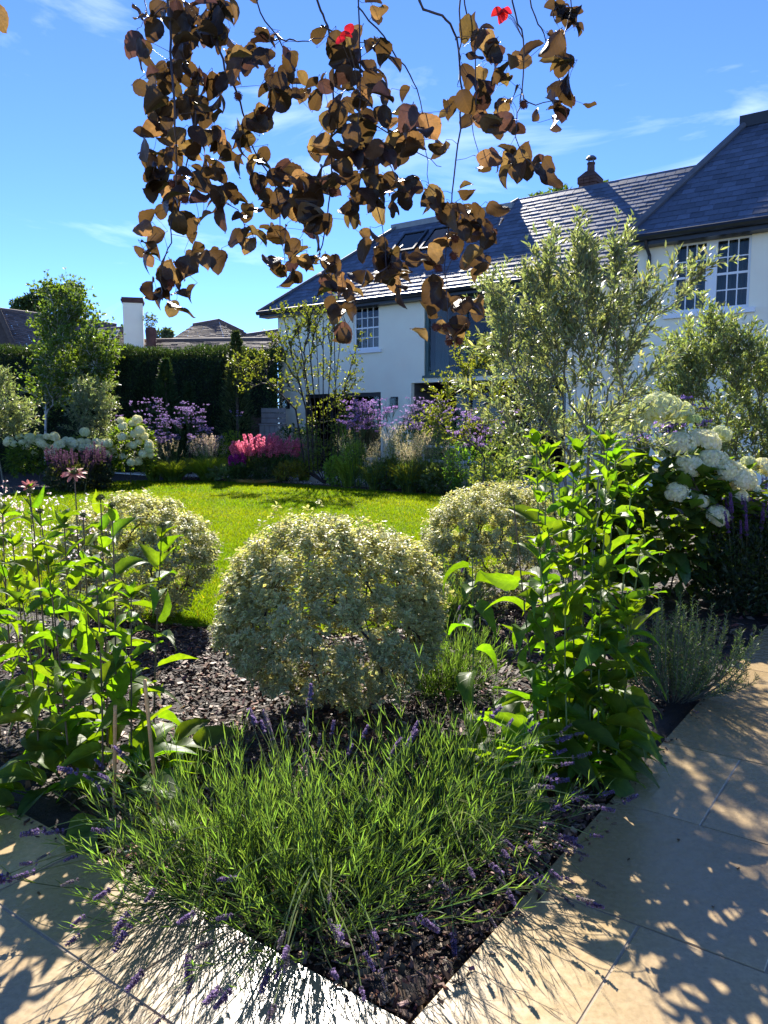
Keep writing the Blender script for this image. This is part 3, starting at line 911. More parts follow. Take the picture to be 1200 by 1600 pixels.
# chimney: courses of brick, corbelled head, pot and cowl
ch = MB()
cx0, cb0, cw_, cd_ = 8.56, 3.35, .50, .54
for j in range(12):
    z = 7.54 + j * .085
    g_ = 0 if j < 10 else .03
    n_ = 3
    for fcs in range(2):
        for i in range(n_):
            wdt = (cw_ + 2 * g_) / n_
            o_ = (j % 2) * 0
            ch.box(hp(cx0 - g_ + i * wdt + .005, cb0 - g_ - rng.uniform(0, .006) + fcs * (cd_ / 2), z), HU * (wdt - .01), HN * (cd_ / 2 + g_ - .008), HUP * .075, (1, 1, 1))
ch.box(hp(cx0 + .01, cb0 + .01, 7.49), HU * (cw_ - .02), HN * (cd_ - .02), HUP * 1.05)
chim = hpart(ch, 'chimney', M['brick'])
fl = MB(); c0 = [hp(cx0 - .03, cb0 - .03, 8.56), hp(cx0 + cw_ + .03, cb0 - .03, 8.56), hp(cx0 + cw_ + .03, cb0 + cd_, 8.56), hp(cx0 - .03, cb0 + cd_, 8.56)]
c1 = [hp(cx0 + .14, cb0 + .16, 8.76), hp(cx0 + cw_ - .14, cb0 + .16, 8.76), hp(cx0 + cw_ - .14, cb0 + cd_ - .16, 8.76), hp(cx0 + .14, cb0 + cd_ - .16, 8.76)]
fl.add(c0 + c1, np.array([(i, (i + 1) % 4, 4 + (i + 1) % 4, 4 + i) for i in range(4)] + [(4, 5, 6, 7)])); hpart(fl, 'flaunching', M['brick'], chim)
pc = hp(cx0 + .25, cb0 + .27, 0)
q = MB(); q.tubes(np.array([pc + HUP * 8.69, pc + HUP * 8.94, pc + HUP * 8.96, pc + HUP * 9.00]), [[.13, .115, .13, .13]], 12); hpart(q, 'chimney_pot', M['brick'], chim)
q = MB()
for k in range(4):
    a = k * 1.57 + .4; q.tubes(np.array([pc + np.array([.1 * math.cos(a), .1 * math.sin(a), 8.98 * HS]), pc + np.array([.1 * math.cos(a), .1 * math.sin(a), 9.11 * HS])]), .012, 5)
q.tubes(np.array([pc + HUP * 9.10, pc + HUP * 9.12, pc + HUP * 9.18, pc + HUP * 9.20]), [[.17, .17, .10, .01]], 12); hpart(q, 'cowl', M['lead'], chim)

# ================================================================== NEIGHBOURS BEYOND THE HEDGE
def tiled_roof(name, label, polys, gables=(), extra=None, loc=None):
    """roof planes given as quads (eave0, eave1, ridge1, ridge0); tile courses are built as thin steps"""
    c0 = np.mean([np.mean(q, 0) for q in polys], 0); c0[2] = 0
    t = thing(name, label, 'house', c0)
    for q in polys:
        q = [np.asarray(x, float) for x in q]
        m = MB(); Lr = np.linalg.norm((q[3] + q[2]) / 2 - (q[0] + q[1]) / 2); k = max(4, int(Lr / .16))
        nrm = unit(np.cross(q[1] - q[0], q[3] - q[0])); nrm = nrm if nrm[2] > 0 else -nrm
        for i in range(k):
            s0, s1 = i / k, (i + 1) / k
            a0, a1 = q[0] + (q[3] - q[0]) * s0, q[1] + (q[2] - q[1]) * s0
            b0, b1 = q[0] + (q[3] - q[0]) * s1, q[1] + (q[2] - q[1]) * s1
            n_ = max(2, int(np.linalg.norm(a1 - a0) / .35))
            for u0 in range(n_):
                f0, f1 = u0 / n_, (u0 + 1) / n_
                lift = nrm * (.03 + rng.uniform(0, .02)); c = (rng.uniform(.65, 1.4),) * 3
                A, B = a0 + (a1 - a0) * f0 + lift, a0 + (a1 - a0) * f1 + lift
                C, D = b0 + (b1 - b0) * f1, b0 + (b1 - b0) * f0
                m.add([A, B, C, D, A - lift, B - lift], np.array([[0, 1, 2, 3], [4, 5, 1, 0]]), c)
        adopt(m.obj('roof_slope', M['clay_tile']), t)
        rg = MB().tubes(np.array([q[3], q[2]]) + UP * .03, .09, 8, (1, 1, 1)); adopt(rg.obj('ridge', M['clay_tile']), t)
    for gq, mat in gables:
        m = MB(); m.add(np.array(gq), np.array([list(range(len(gq)))])); adopt(m.obj('wall', mat), t)
    return t
A4 = lambda l, Y: [at(x, y, yy) for (x, y), yy in zip(l, Y)]
nb = tiled_roof('neighbour_house', 'brown tiled gable roof showing above the hedge behind the birch', [A4([(26, 548), (190, 575), (182, 508), (-4, 483)], [44, 48, 50, 46])],
    [([at(26, 549, 44), at(-70, 549, 44), at(-4, 484, 46)], M['timber']), ([at(26, 548, 44), at(190, 575, 48), at(190, 640, 48), at(26, 640, 44)], M['timber']),
     ([at(-70, 549, 44), at(26, 549, 44), at(26, 640, 44), at(-70, 640, 44)], M['timber'])])
q = MB().tubes(np.array([at(27, 553, 43.7), at(-4, 481, 45.7)]), .16, 6); adopt(q.obj('barge_board', M['timber']), nb)
nb2 = tiled_roof('neighbour_house', 'low dark roof with two skylights left of the white chimney', [A4([(120, 545), (206, 540), (200, 512), (140, 518)], [42, 41, 44, 45])],
    [([at(120, 545, 42), at(206, 540, 41), at(206, 640, 41), at(120, 640, 42)], M['timber'])])
for (x0, x1) in ((146, 163), (170, 187)):
    q = MB(); P = A4([(x0, 533), (x0 + 10, 531), (x1 + 2, 517), (x1 - 8, 518)], [41.9, 41.9, 43.3, 43.3]); nn = np.array([0, -.5, .5])
    q.add(np.array([p + nn * .15 for p in P] + [p for p in P]), np.array([(0, 1, 2, 3), (0, 1, 5, 4), (1, 2, 6, 5), (3, 0, 4, 7)])); fr = adopt(q.obj('skylight', M['lead']), nb2)
    C = np.mean(P, 0); q = MB(); q.add(np.array([C + (p - C) * .75 + nn * .17 for p in P]), np.array([[0, 1, 2, 3]])); o = q.obj('pane', M['glass']); adopt(o, nb2)
nb3 = tiled_roof('neighbour_house', 'long low brown tiled roof just above the hedge', [A4([(150, 562), (420, 562), (430, 530), (205, 533)], [38, 38, 41, 41]), ],
    [([at(150, 562, 38), at(420, 562, 38), at(420, 640, 38), at(150, 640, 38)], M['timber'])])
q = MB().tubes(np.array([at(240, 532, 40.6), at(232, 562, 37.9)]), .14, 6, (.7, .7, .7)); adopt(q.obj('hip', M['clay_tile']), nb3)
nb4 = tiled_roof('neighbour_house', 'brown tiled hipped roof with pointed ridge beside the white house', [A4([(262, 534), (352, 537), (342, 501), (302, 508)], [43, 42.5, 45, 45.5]), A4([(352, 537), (440, 545), (380, 519), (342, 501)], [42.5, 43, 46, 45]),
    A4([(360, 543), (445, 540), (440, 516), (385, 524)], [41.5, 41.5, 44, 44])], [([at(262, 534, 43), at(352, 537, 42.5), at(352, 640, 42.5), at(262, 640, 43)], M['timber'])])
c = at(211, 540, 39.6); wch = thing('chimney', 'tall white chimney with brown brick cap above the hedge', 'chimney', (c[0], c[1], 0))
zt, zb = at(211, 474, 39.6)[2], at(211, 548, 39.6)[2] - 1.6
q = MB(); q.box((c[0] - .46, c[1] - .3, zb), (.92, .25, 0), (-.25, .92, 0), (0, 0, zt - zb)); adopt(q.obj('stack', M['render']), wch)
q = MB()
for k in range(3):
    e_ = .04 + .03 * (k == 1)
    q.box((c[0] - .46 - e_, c[1] - .3 - e_, zt + k * .09), (.92 + 2 * e_, .25, 0), (-.25, .92 + 2 * e_, 0), (0, 0, .085))
adopt(q.obj('brick_cap', M['brick']), wch)
c = at(236, 531, 39.5); pot = thing('chimney_pot', 'round dark clay pot with plant growing out behind white chimney', 'pot', (c[0], c[1], 0))
r_ = .26; z0 = c[2] - .9
q = MB().tubes(np.array([(c[0], c[1], z0), (c[0], c[1], z0 + .9), (c[0], c[1], z0 + 1.35), (c[0], c[1], z0 + 1.45), (c[0], c[1], z0 + 1.5)]), [[.24, .24, .28, .24, .26]], 14); adopt(q.obj('pot', M['brick'], smooth=True), pot)
M['far_leaf'] = leaf_mat('far_leaf', .35, .55, .25)
P, Nn = ell_points(260, (c[0], c[1], z0 + 1.85), (.32, .32, .38), .2)
q = MB().inst(LEAF, P, Nn + rng.normal(0, .5, P.shape), rng.normal(size=P.shape), .13, .07, jitter((.10, .13, .07), len(P))); adopt(q.obj('plant', M['far_leaf'], kind='stuff'), pot)

# ---- far trees over the roofs
def far_tree(name, label, blobs, Y, n, leaf, col, trunk_px, kind_mat='far_leaf', group=None):
    base = np.array([at(trunk_px, 600, Y)[0], Y, 0.0])
    t = thing(name, label, 'tree', base, group)
    P, Nn, W = [], [], []
    for (x, y, rx, ry) in blobs:
        c = at(x, y, Y); s = Y / FPX
        p, q = ell_points(n, c, (rx * s, rx * s, ry * s), .45, .25)
        P.append(p); Nn.append(q)
    P, Nn = np.concatenate(P), np.concatenate(Nn)
    m = MB().inst(LEAF, P, Nn * .6 + rng.normal(0, .7, P.shape), Nn + rng.normal(0, .8, P.shape), leaf * rng.uniform(.7, 1.3, len(P)), leaf * .55, jitter(col, len(P), .3))
    adopt(m.obj('crown', M[kind_mat], kind='stuff'), t)
    N, par, rad, tips, Dn = grow(base, [at(x, y, Y) for (x, y, _, _) in blobs] + [P[i] for i in rng.integers(0, len(P), 14)], step=.8, r_tip=.05, power=.5)
    m = MB(); skeleton(m, N, par, rad, 6); adopt(m.obj('trunk', M['bark']), t)
    return t
far_tree('tree', 'dark green tree showing over brown gable roof behind the birch', [(38, 480, 18, 14), (60, 472, 20, 18), (88, 462, 24, 16), (112, 458, 16, 14)], 62, 900, .34, (.05, .085, .03), 75)
far_tree('tree', 'small pale tree top showing between the pot and hipped roof', [(254, 526, 14, 9), (262, 522, 8, 7)], 58, 300, .3, (.10, .14, .08), 256)
far_tree('tree', 'leafy tree top peeping over the slate ridge beside the brick chimney', [(845, 318, 20, 14), (872, 312, 22, 17), (940, 300, 16, 12)], 40, 500, .26, (.07, .12, .03), 868)

# ---- the hedge
M['yew'] = leaf_mat('yew_leaf', .22, .6, .2)
hx0, hx1, hy, hz = -20.0, -3.85, 26.6, 4.15
hedge = thing('hedge', 'tall dark clipped evergreen hedge behind the flower bed', 'hedge', ((hx0 + hx1) / 2, hy + .7, 0))
q = MB()
gx, gz = np.meshgrid(np.linspace(hx0, hx1, 70), np.linspace(0, hz - .12, 24), indexing='ij')
gy = hy + .12 + .10 * np.sin(gx * 2.3 + gz * 1.1) + .08 * np.sin(gx * 5.1 - gz * 2.7)
ix = np.arange(gx.size).reshape(gx.shape)
q.add(np.stack([gx, gy, gz], -1).reshape(-1, 3), np.stack([ix[:-1, :-1], ix[1:, :-1], ix[1:, 1:], ix[:-1, 1:]], -1).reshape(-1, 4), (.012, .022, .010))
q.box((hx0, hy + .35, 0), (hx1 - hx0, 0, 0), (0, 1.2, 0), (0, 0, hz - .12), (.012, .022, .010))
adopt(q.obj('hedge_core', M['yew']), hedge)
n = 52000
P = np.stack([rng.uniform(hx0 + 3, hx1, n), hy + rng.uniform(-.12, .22, n), rng.uniform(0, hz, n)], 1)
Nn = np.tile(np.array([[0, -1.0, .2]]), (n, 1))
tp = rng.uniform(size=n) < .34
P[tp, 2] = hz + rng.uniform(-.18, .10, tp.sum()) + .07 * np.sin(P[tp, 0] * 1.9) + .05 * np.sin(P[tp, 0] * 4.7); P[tp, 1] = hy + rng.uniform(-.1, 1.5, tp.sum()); Nn[tp] = (0, -.2, 1)
en = rng.uniform(size=n) < .08
P[en, 0] = hx1 + rng.uniform(-.1, .2, en.sum()); P[en, 1] = hy + rng.uniform(0, 1.5, en.sum()); Nn[en] = (1, -.2, .2)
P[:, 1] += .10 * np.sin(P[:, 0] * 2.3 + P[:, 2] * 1.1) + .08 * np.sin(P[:, 0] * 5.1 - P[:, 2] * 2.7)
m = MB().inst(LONG, P, Nn + rng.normal(0, .8, P.shape) + UP * .5, rng.normal(size=P.shape), rng.uniform(.08, .17, n), .028, jitter((.040, .072, .022), n, .35))
adopt(m.obj('foliage', M['yew'], kind='stuff'), hedge)
# conifer standing before the hedge
def conifer(px, Y, top, wpx, label, col):
    base = np.array([at(px, 700, Y)[0], Y, 0.0]); zt = at(px, top, Y)[2]; w_ = wpx * Y / FPX
    t = thing('conifer', label, 'conifer', base)
    n = 4200
    u_ = rng.uniform(0, 1, n) ** .8; a = rng.uniform(0, 6.28, n); lob = 1 + .25 * np.sin(a * 5 + u_ * 30)
    rr = w_ * (1 - u_) ** .8 * lob * rng.uniform(.5, 1, n)
    P = base + np.stack([rr * np.cos(a), rr * np.sin(a), .15 + u_ * (zt - .15)], 1)
    D = np.stack([np.cos(a), np.sin(a), rng.uniform(.2, 1.2, n)], 1)
    adopt(MB().inst(LONG, P, D, rng.normal(size=P.shape), rng.uniform(.08, .2, n), .035, jitter(col, n, .3)).obj('crown', M['yew'], kind='stuff'), t)
    adopt(MB().tubes(np.array([base, base + UP * zt * .5, base + UP * zt * .95]), [[.07, .045, .01]], 6).obj('trunk', M['bark']), t)
conifer(262, 25.4, 562, 34, 'tall dark green conifer standing before the hedge', (.035, .065, .022))
conifer(296, 25.6, 600, 22, 'shorter dark conifer right of the taller one before the hedge', (.033, .06, .022))
conifer(372, 25.2, 520, 34, 'broad olive green conifer at the right end of the hedge', (.055, .075, .026))

# ---- slatted fence between hedge and house
fx0, fx1, fy = at(392, 650, 26.2)[0], at(432, 650, 26.2)[0], 26.2
fence = thing('fence', 'brown slatted timber fence between hedge and white house', 'fence', ((fx0 + fx1) / 2, fy, 0))
for k in range(16):
    q = MB(); q.box((fx0, fy, .05 + k * .115), (fx1 - fx0, 0, 0), (0, .025, 0), (0, 0, .10)); adopt(q.obj('slat', M['timber']), fence)
for x in (fx0, (fx0 + fx1) / 2, fx1 - .1):
    q = MB(); q.box((x, fy + .026, 0), (.1, 0, 0), (0, .08, 0), (0, 0, 1.95)); adopt(q.obj('post', M['timber']), fence)
M['grey_timber'] = plain('grey_timber', (.22, .20, .185), .8, .2, .25, 6, bmp=.3)
c = at(424, 650, 25.7); shed = thing('storage_chest', 'weathered grey timber store against the white house corner', 'store', (c[0], c[1], 0))
for k in range(5):
    q = MB(); q.box((c[0] - .4 + k * .165, c[1], 0), (.155, 0, 0), (0, .03, 0), (0, 0, 1.62)); adopt(q.obj('plank', M['grey_timber']), shed)
q = MB(); q.box((c[0] - .42, c[1] - .06, 1.625), (.88, 0, 0), (0, .5, 0), (0, 0, .05)); adopt(q.obj('lid', M['grey_timber']), shed)
for k in range(3):
    q = MB(); q.box((c[0] - .38, c[1] + .3, 1.70 + k * .17), (.82, 0, 0), (0, .03, 0), (0, 0, .15)); adopt(q.obj('plank', M['grey_timber']), shed)

# ================================================================== PLANTS: kinds
M['leaf'] = leaf_mat('leaf', .48, .45, .35, (2.4, 2.25, .5))
M['soft_leaf'] = leaf_mat('soft_leaf', .55, .5, .3, (2.4, 2.2, .45))
M['silver_leaf'] = leaf_mat('silver_leaf', .45, .42, .45, (1.75, 1.75, .7))
M['pitto_leaf'] = leaf_mat('variegated_leaf', .42, .45, .35, (1.35, 1.3, .75))
M['needle'] = leaf_mat('needle_leaf', .35, .5, .3, (1.7, 1.7, .6))
M['lav_leaf'] = leaf_mat('lavender_leaf', .45, .5, .3, (2.5, 2.6, .55))
M['petal'] = leaf_mat('petal', .5, .6, .2, (1.4, 1.25, 1.35))
M['white_petal'] = leaf_mat('white_petal', .42, .7, .15, (1.12, 1.12, .80))
M['plume'] = leaf_mat('plume', .55, .7, .15, (1.5, 1.4, 1.1))
M['cone_leaf'] = leaf_mat('coneflower_leaf', .48, .5, .3, (3.7, 3.4, .25), base=(.062, .118, .018), rand=.30, veins=5, rand_hue=.025)
M['hyd_leaf'] = leaf_mat('hydrangea_leaf', .42, .42, .45, (3.2, 3.0, .3), base=(.055, .105, .02), rand=.3, veins=6, rand_hue=.02)
M['beech_leaf'] = leaf_mat('copper_beech_leaf', .44, .40, .45, (4.4, 3.5, 1.5), base=(.046, .034, .025), rand=.6, veins=8, rand_hue=.035)
M['red_leaf'] = leaf_mat('red_leaf', .6, .4, .4, (1.5, .6, .6), base=(.26, .025, .02), rand=.25, veins=8)
M['husk'] = plain('nut_husk', (.09, .035, .025), .8, .2, .4, 60)
M['cone'] = plain('flower_cone', (.10, .11, .03), .7, .3, .5, 60, attr=True)

def leaf_bush(name, label, cat, c, rad, n, leaf, col, mat='leaf', wid=.45, group=None, low=-1.0, shell=.5, lump=.16, stems=True, template=LEAF, dv=.25, updir=.3, bark='bark', tw=22):
    c = np.asarray(c, float)
    base = np.array([c[0], c[1], 0])
    t = thing(name, label, cat, base, group)
    P, Nn = ell_points(n, c, rad, shell, lump, low)
    P = P[P[:, 2] > .01]; Nn = unit(P - c)
    L = leaf * rng.uniform(.65, 1.3, len(P))
    m = MB().inst(template, P, Nn * .5 + rng.normal(0, .6, P.shape) + UP * updir, Nn * .8 + UP * .4 + rng.normal(0, .6, P.shape), L, L * wid, jitter(col, len(P), dv))
    adopt(m.obj('foliage', M[mat], kind='stuff'), t)
    if stems:
        N, par, r_, tips, Dn = grow(base, P[rng.integers(0, len(P), tw)], step=.2, r_tip=.004, power=.5)
        m = MB(); skeleton(m, N, par, r_, 5); adopt(m.obj('stem', M[bark]), t)
    return t

def pittosporum(label, c, rad, nt, yellow):
    """clipped variegated ball: twig rosettes of small cream-edged leaves over a dark twiggy middle"""
    c = np.asarray(c, float); base = np.array([c[0], c[1], 0.0])
    t = thing('pittosporum', label, 'shrub', base, 'clipped variegated balls')
    P, Nn = ell_points(nt, c, rad, .66, .17)
    ok = P[:, 2] > .02; P, Nn = P[ok], Nn[ok]
    drop = (Nn[:, 2] < -.35) & (rng.uniform(size=len(P)) < .55); P, Nn = P[~drop], Nn[~drop]
    ncl = max(60, int(nt / 22)); C_, CN = ell_points(ncl, c, np.asarray(rad) * .97, .80, .15)
    near = np.argmin(((P[:, None] - C_[None]) ** 2).sum(-1), 1)
    pull = rng.uniform(.1, .6, (len(P), 1)); P = P * (1 - pull) + C_[near] * pull + CN[near] * rng.uniform(-.01, .05, (len(P), 1)); P[:, 2] = np.maximum(P[:, 2], .02)
    stray = rng.uniform(size=len(P)) < .03; P[stray] += unit(Nn[stray] * .6 + UP * .7) * rng.uniform(.02, .09, (stray.sum(), 1))
    k = 13
    PP = np.repeat(P, k, 0) + rng.normal(0, .011, (len(P) * k, 3))
    ax = np.repeat(unit(Nn * .45 + UP * .75 + rng.normal(0, .28, Nn.shape)), k, 0)
    rd = unit(np.cross(ax, rng.normal(size=ax.shape)))
    D = unit(ax * rng.uniform(-.15, .55, (len(PP), 1)) + rd)
    L = rng.uniform(.019, .035, len(PP))
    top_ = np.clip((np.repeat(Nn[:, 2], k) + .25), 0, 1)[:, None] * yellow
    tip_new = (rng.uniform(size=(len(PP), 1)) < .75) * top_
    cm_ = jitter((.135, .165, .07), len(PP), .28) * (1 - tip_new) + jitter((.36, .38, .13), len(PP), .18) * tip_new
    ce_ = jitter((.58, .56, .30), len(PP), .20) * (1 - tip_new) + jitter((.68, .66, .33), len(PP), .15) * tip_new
    bad = rng.uniform(size=len(PP)) < .004; cm_[bad] = (.20, .07, .02); ce_[bad] = (.25, .09, .03)
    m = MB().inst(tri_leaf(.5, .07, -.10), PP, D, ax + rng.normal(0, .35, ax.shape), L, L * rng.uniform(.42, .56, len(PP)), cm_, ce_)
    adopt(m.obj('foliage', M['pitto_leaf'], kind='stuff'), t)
    sub = P[rng.permutation(len(P))[:420]] - Nn[rng.permutation(len(P))[:420]] * 0
    N, par, r_, tips, Dn = grow(np.array([base + (dx, dy, 0) for dx, dy in ((0, 0), (.06, .03), (-.07, .02), (.02, -.07), (-.03, .08))]), sub, step=.07, r_tip=.0016, power=.42)
    m = MB(); skeleton(m, N, par, r_, 4); adopt(m.obj('stem', M['dark_bark']), t)
    return t

def spike_mesh(name, n_wh, per, ln, rad, cal, seed, cols, taper=.4):
    r = np.random.default_rng(seed); m = MB()
    P, D, Lh, Cc = [], [], [], []
    for i in range(n_wh):
        s = (i + .5) / n_wh
        z = ln * s * (1 if i else .4)
        if i == 0: z = -ln * .12
        for j in range(per):
            a = 6.283 * (j + .5 * (i % 2)) / per + r.normal(0, .2)
            d = np.array([math.cos(a), math.sin(a), .9 + r.normal(0, .25)])
            P.append((rad * .2 * math.cos(a), rad * .2 * math.sin(a), z)); D.append(d)
            Lh.append(cal * (1 - taper * s) * r.uniform(.8, 1.2)); Cc.append(np.array(cols[int(r.integers(len(cols)))]) * r.uniform(.7, 1.3))
    P, D, Lh, Cc = map(np.array, (P, D, Lh, Cc))
    m.inst(LEAF, P, D, np.stack([D[:, 0], D[:, 1], -np.ones(len(D))], 1), Lh, Lh * .75, Cc)
    m.inst(LEAF, P, D * (1, 1, .5), np.stack([D[:, 1], -D[:, 0], np.ones(len(D)) * .2], 1), Lh * .9, Lh * .6, Cc * .8)
    m.tubes(np.array([(0, 0, -ln * .15), (0, 0, ln * .5), (0, 0, ln)]), [[.0014, .0012, .0006]], 4, np.array(cols[0]) * .6)
    return m.mesh(name)
LAVC = ((.18, .14, .27), (.10, .08, .16), (.26, .20, .37), (.15, .13, .19))
lav_spikes = [spike_mesh('flower_spike', 8, 7, .05, .006, .011, k, LAVC) for k in range(3)]
lav_faded = [spike_mesh('flower_spike', 8, 6, .05, .005, .009, 9 + k, ((.20, .20, .17), (.15, .15, .15), (.17, .14, .22))) for k in range(2)]
def rot_to(d, roll=0.0):
    return Vector(d).to_track_quat('Z', 'Y').to_matrix().to_4x4() @ Matrix.Rotation(roll, 4, 'Z')
def put(o, p, d, s=1.0, roll=0.0):
    M4 = Matrix.Translation(Vector([float(x) for x in p])) @ rot_to([float(x) for x in d], roll) @ Matrix.Diagonal((s, s, s, 1))
    return M4
def place(name, me, mat, root, p, d, s=1.0, roll=0.0):
    o = link(name, me, mat)
    o.parent = root; o.matrix_parent_inverse = Matrix.Translation(-root.location)
    o.matrix_basis = put(o, p, d, s, roll)
    return o

def lavender(label, base, rad, hgt, shoots, stalks, spread_dirs, colr=(.066, .108, .042), stalk_len=(.32, .55), faded=.35, group='lavender plants', fol_lean=.8):
    base = np.asarray(base, float)
    t = thing('lavender', label, 'lavender', base, group)
    n = shoots
    a = rng.uniform(0, 6.283, n); q = np.sqrt(rng.uniform(0, 1, n))
    root = base + np.stack([np.cos(a) * q * rad * .45, np.sin(a) * q * rad * .45, np.zeros(n)], 1)
    outd = np.stack([np.cos(a), np.sin(a), np.zeros(n)], 1)
    ln = hgt * (1.05 - .45 * q) * rng.uniform(.42, 1.2, n)
    tip = root + outd * (q * rad * fol_lean * rng.uniform(.5, 1.2, n))[:, None] + rng.normal(0, .10, (n, 3)) * (1, 1, .6) + UP * ln[:, None]
    mid = root * .5 + tip * .5 + outd * (.25 * rad * q)[:, None] * rng.uniform(.2, 1, (n, 1)) - UP * .02 + rng.normal(0, .025, (n, 3))
    K = 7; s = np.linspace(0, 1, K)[None, :, None]
    path = root[:, None] * (1 - s) ** 2 + mid[:, None] * 2 * s * (1 - s) + tip[:, None] * s * s
    m = MB().tubes(path, np.linspace(.0022, .0009, K)[None], 3, jitter(np.array(colr) * .9, n, .2))
    # paired narrow leaves up each shoot
    Lp, Ld, Lc, Ll = [], [], [], []
    for f in np.concatenate([np.linspace(.34, .88, 5), np.linspace(.92, 1.0, 2)]):
        p = root * (1 - f) ** 2 + mid * 2 * f * (1 - f) + tip * f * f
        d = unit((mid - root) * (1 - f) + (tip - mid) * f)
        sd = unit(np.cross(d, rng.normal(size=d.shape)))
        for sg in (-1, 1):
            Lp.append(p); Ld.append(d * rng.uniform(1.1, 2.4, (n, 1)) + sd * sg * .75 + UP * .3); Lc.append(jitter(np.array(colr) * (.40 + .85 * f), n, .28)); Ll.append(rng.uniform(.040, .082, n) * (1.15 - .30 * f))  # leaf colour darkened towards the base, standing in for shade between the shoots
    Lp, Ld, Lc, Ll = np.concatenate(Lp), np.concatenate(Ld), np.concatenate(Lc), np.concatenate(Ll)
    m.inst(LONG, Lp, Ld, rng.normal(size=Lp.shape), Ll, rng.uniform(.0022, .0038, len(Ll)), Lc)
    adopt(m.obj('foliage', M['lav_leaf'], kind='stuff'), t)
    # flower stalks arching out of the clump
    st = MB(); paths = []
    for i in range(stalks):
        wgt = np.array([w_ for _, w_, _ in spread_dirs]); k = rng.choice(len(spread_dirs), p=wgt / wgt.sum())
        ang0, _, flat = spread_dirs[k]
        an = R(ang0) + rng.normal(0, .38); L = rng.uniform(*stalk_len)
        d0 = np.array([math.cos(an), math.sin(an), 0])
        p0 = base + d0 * rng.uniform(.05, .5) * rad + np.array([0, 0, rng.uniform(.05, .22)]) + rng.normal(0, .03, 3) * (1, 1, 0)
        el = rng.normal(.85, .25) * (1 - flat) + rng.normal(.40, .22) * flat
        p1 = p0 + (d0 * math.cos(el) + UP * math.sin(el)) * L * .5
        p2 = p0 + d0 * L * rng.uniform(.75, .95) + UP * (L * .62 * (1 - flat) + rng.uniform(-.12, .03) * flat)
        p2[2] = max(p2[2], .012 + .02 * rng.uniform())
        p1 += rng.normal(0, .02, 3)
        ss = np.linspace(0, 1, 9)[:, None]
        pa = p0 * (1 - ss) ** 2 + p1 * 2 * ss * (1 - ss) + p2 * ss * ss
        pa[:, 2] = np.maximum(pa[:, 2], .008); paths.append(pa)
        fd = rng.uniform() < faded
        me = (lav_faded if fd else lav_spikes)[int(rng.integers(2))]
        dd = pa[-1] - pa[-2]; dd = unit(dd + np.array([0, 0, .25 * np.linalg.norm(dd)]))
        place('flower_spike', me, M['petal'], t, pa[-1], dd, rng.uniform(.75, 1.35), rng.uniform(0, 6))
    if paths:
        paths = np.array(paths)
        st.tubes(paths, np.linspace(.0023, .0014, 9)[None], 4, jitter((.16, .20, .075), len(paths), .25))
        adopt(st.obj('flower_stalk', M['needle'], kind='stuff'), t)
    return t

def cone_mesh(name, green=True, seed=0):
    r = np.random.default_rng(seed); m = MB()
    n = 150; i = np.arange(n) + .5
    ph = np.arccos(1 - i / n * 1.05); th = i * 2.39996
    d = np.stack([np.cos(th) * np.sin(ph), np.sin(th) * np.sin(ph), np.cos(ph)], 1)
    P = d * np.array([.0115, .0115, .009])
    c = np.where((r.uniform(size=(n, 1)) < .5), np.array([[.09, .12, .03]]), np.array([[.16, .17, .045]])) if green else np.where(d[:, 2:3] > .5, np.array([[.13, .14, .03]]), np.array([[.22, .09, .03]]))
    m.inst(LEAF, P, d + UP * .3, rng.normal(size=d.shape), .006, .0028, c)
    k = 10; ring = np.stack([np.cos(np.arange(k) * .628), np.sin(np.arange(k) * .628)], 1)
    V = [(0, 0, .009)] + [(x * .0085, y * .0085, .0055) for x, y in ring] + [(x * .0115, y * .0115, 0) for x, y in ring] + [(x * .006, y * .006, -.005) for x, y in ring]
    F3 = [(0, 1 + j, 1 + (j + 1) % k) for j in range(k)]; F4 = [(1 + o + j, 1 + o + k + j, 1 + o + k + (j + 1) % k, 1 + o + (j + 1) % k) for o in (0, k) for j in range(k)]
    m.add(np.array(V), [np.array(F3), np.array(F4)], (.07, .09, .025))
    # bracts under the cone
    a = np.arange(14) * .449
    m.inst(LEAF, np.stack([np.cos(a) * .006, np.sin(a) * .006, np.full(14, -.004)], 1), np.stack([np.cos(a), np.sin(a), np.full(14, -.1)], 1), np.tile(UP, (14, 1)), .013, .005, (.07, .12, .03))
    return m.mesh(name)
cones = [cone_mesh('flower_bud', True, k) for k in range(2)]; cone_open = cone_mesh('flower_cone', False, 5)
PROF_L = lambda s: (math.sin(math.pi * min(1, s * .96 + .04) ** .62)) ** .9 * (1 - s ** 5) if s < 1 else 0.0
PROF_O = lambda s: max(0.0, math.sin(math.pi * (s * .97 + .02) ** .8)) ** .75 if s < .999 else 0.02
stem_leaves = [big_leaf(9, 4, PROF_L, .30, dr, .028, .05, k, 1, (.36, .44, .40, .46, .32, .38, .42, .34)[k], .07, cu).mesh('leaf', True) for k, (dr, cu) in enumerate(((.15, 0), (.45, .05), (.9, -.07), (1.5, .06), (.6, -.12), (.25, .09), (1.1, .12), (.3, -.05)))]
basal_leaves = [big_leaf(9, 6, PROF_O, .22, dr, .05, .03, 20 + k, 1, .46, .22, cu).mesh('leaf', True) for k, (dr, cu) in enumerate(((.4, 0), (.9, .06), (1.3, -.05), (.7, .08)))]

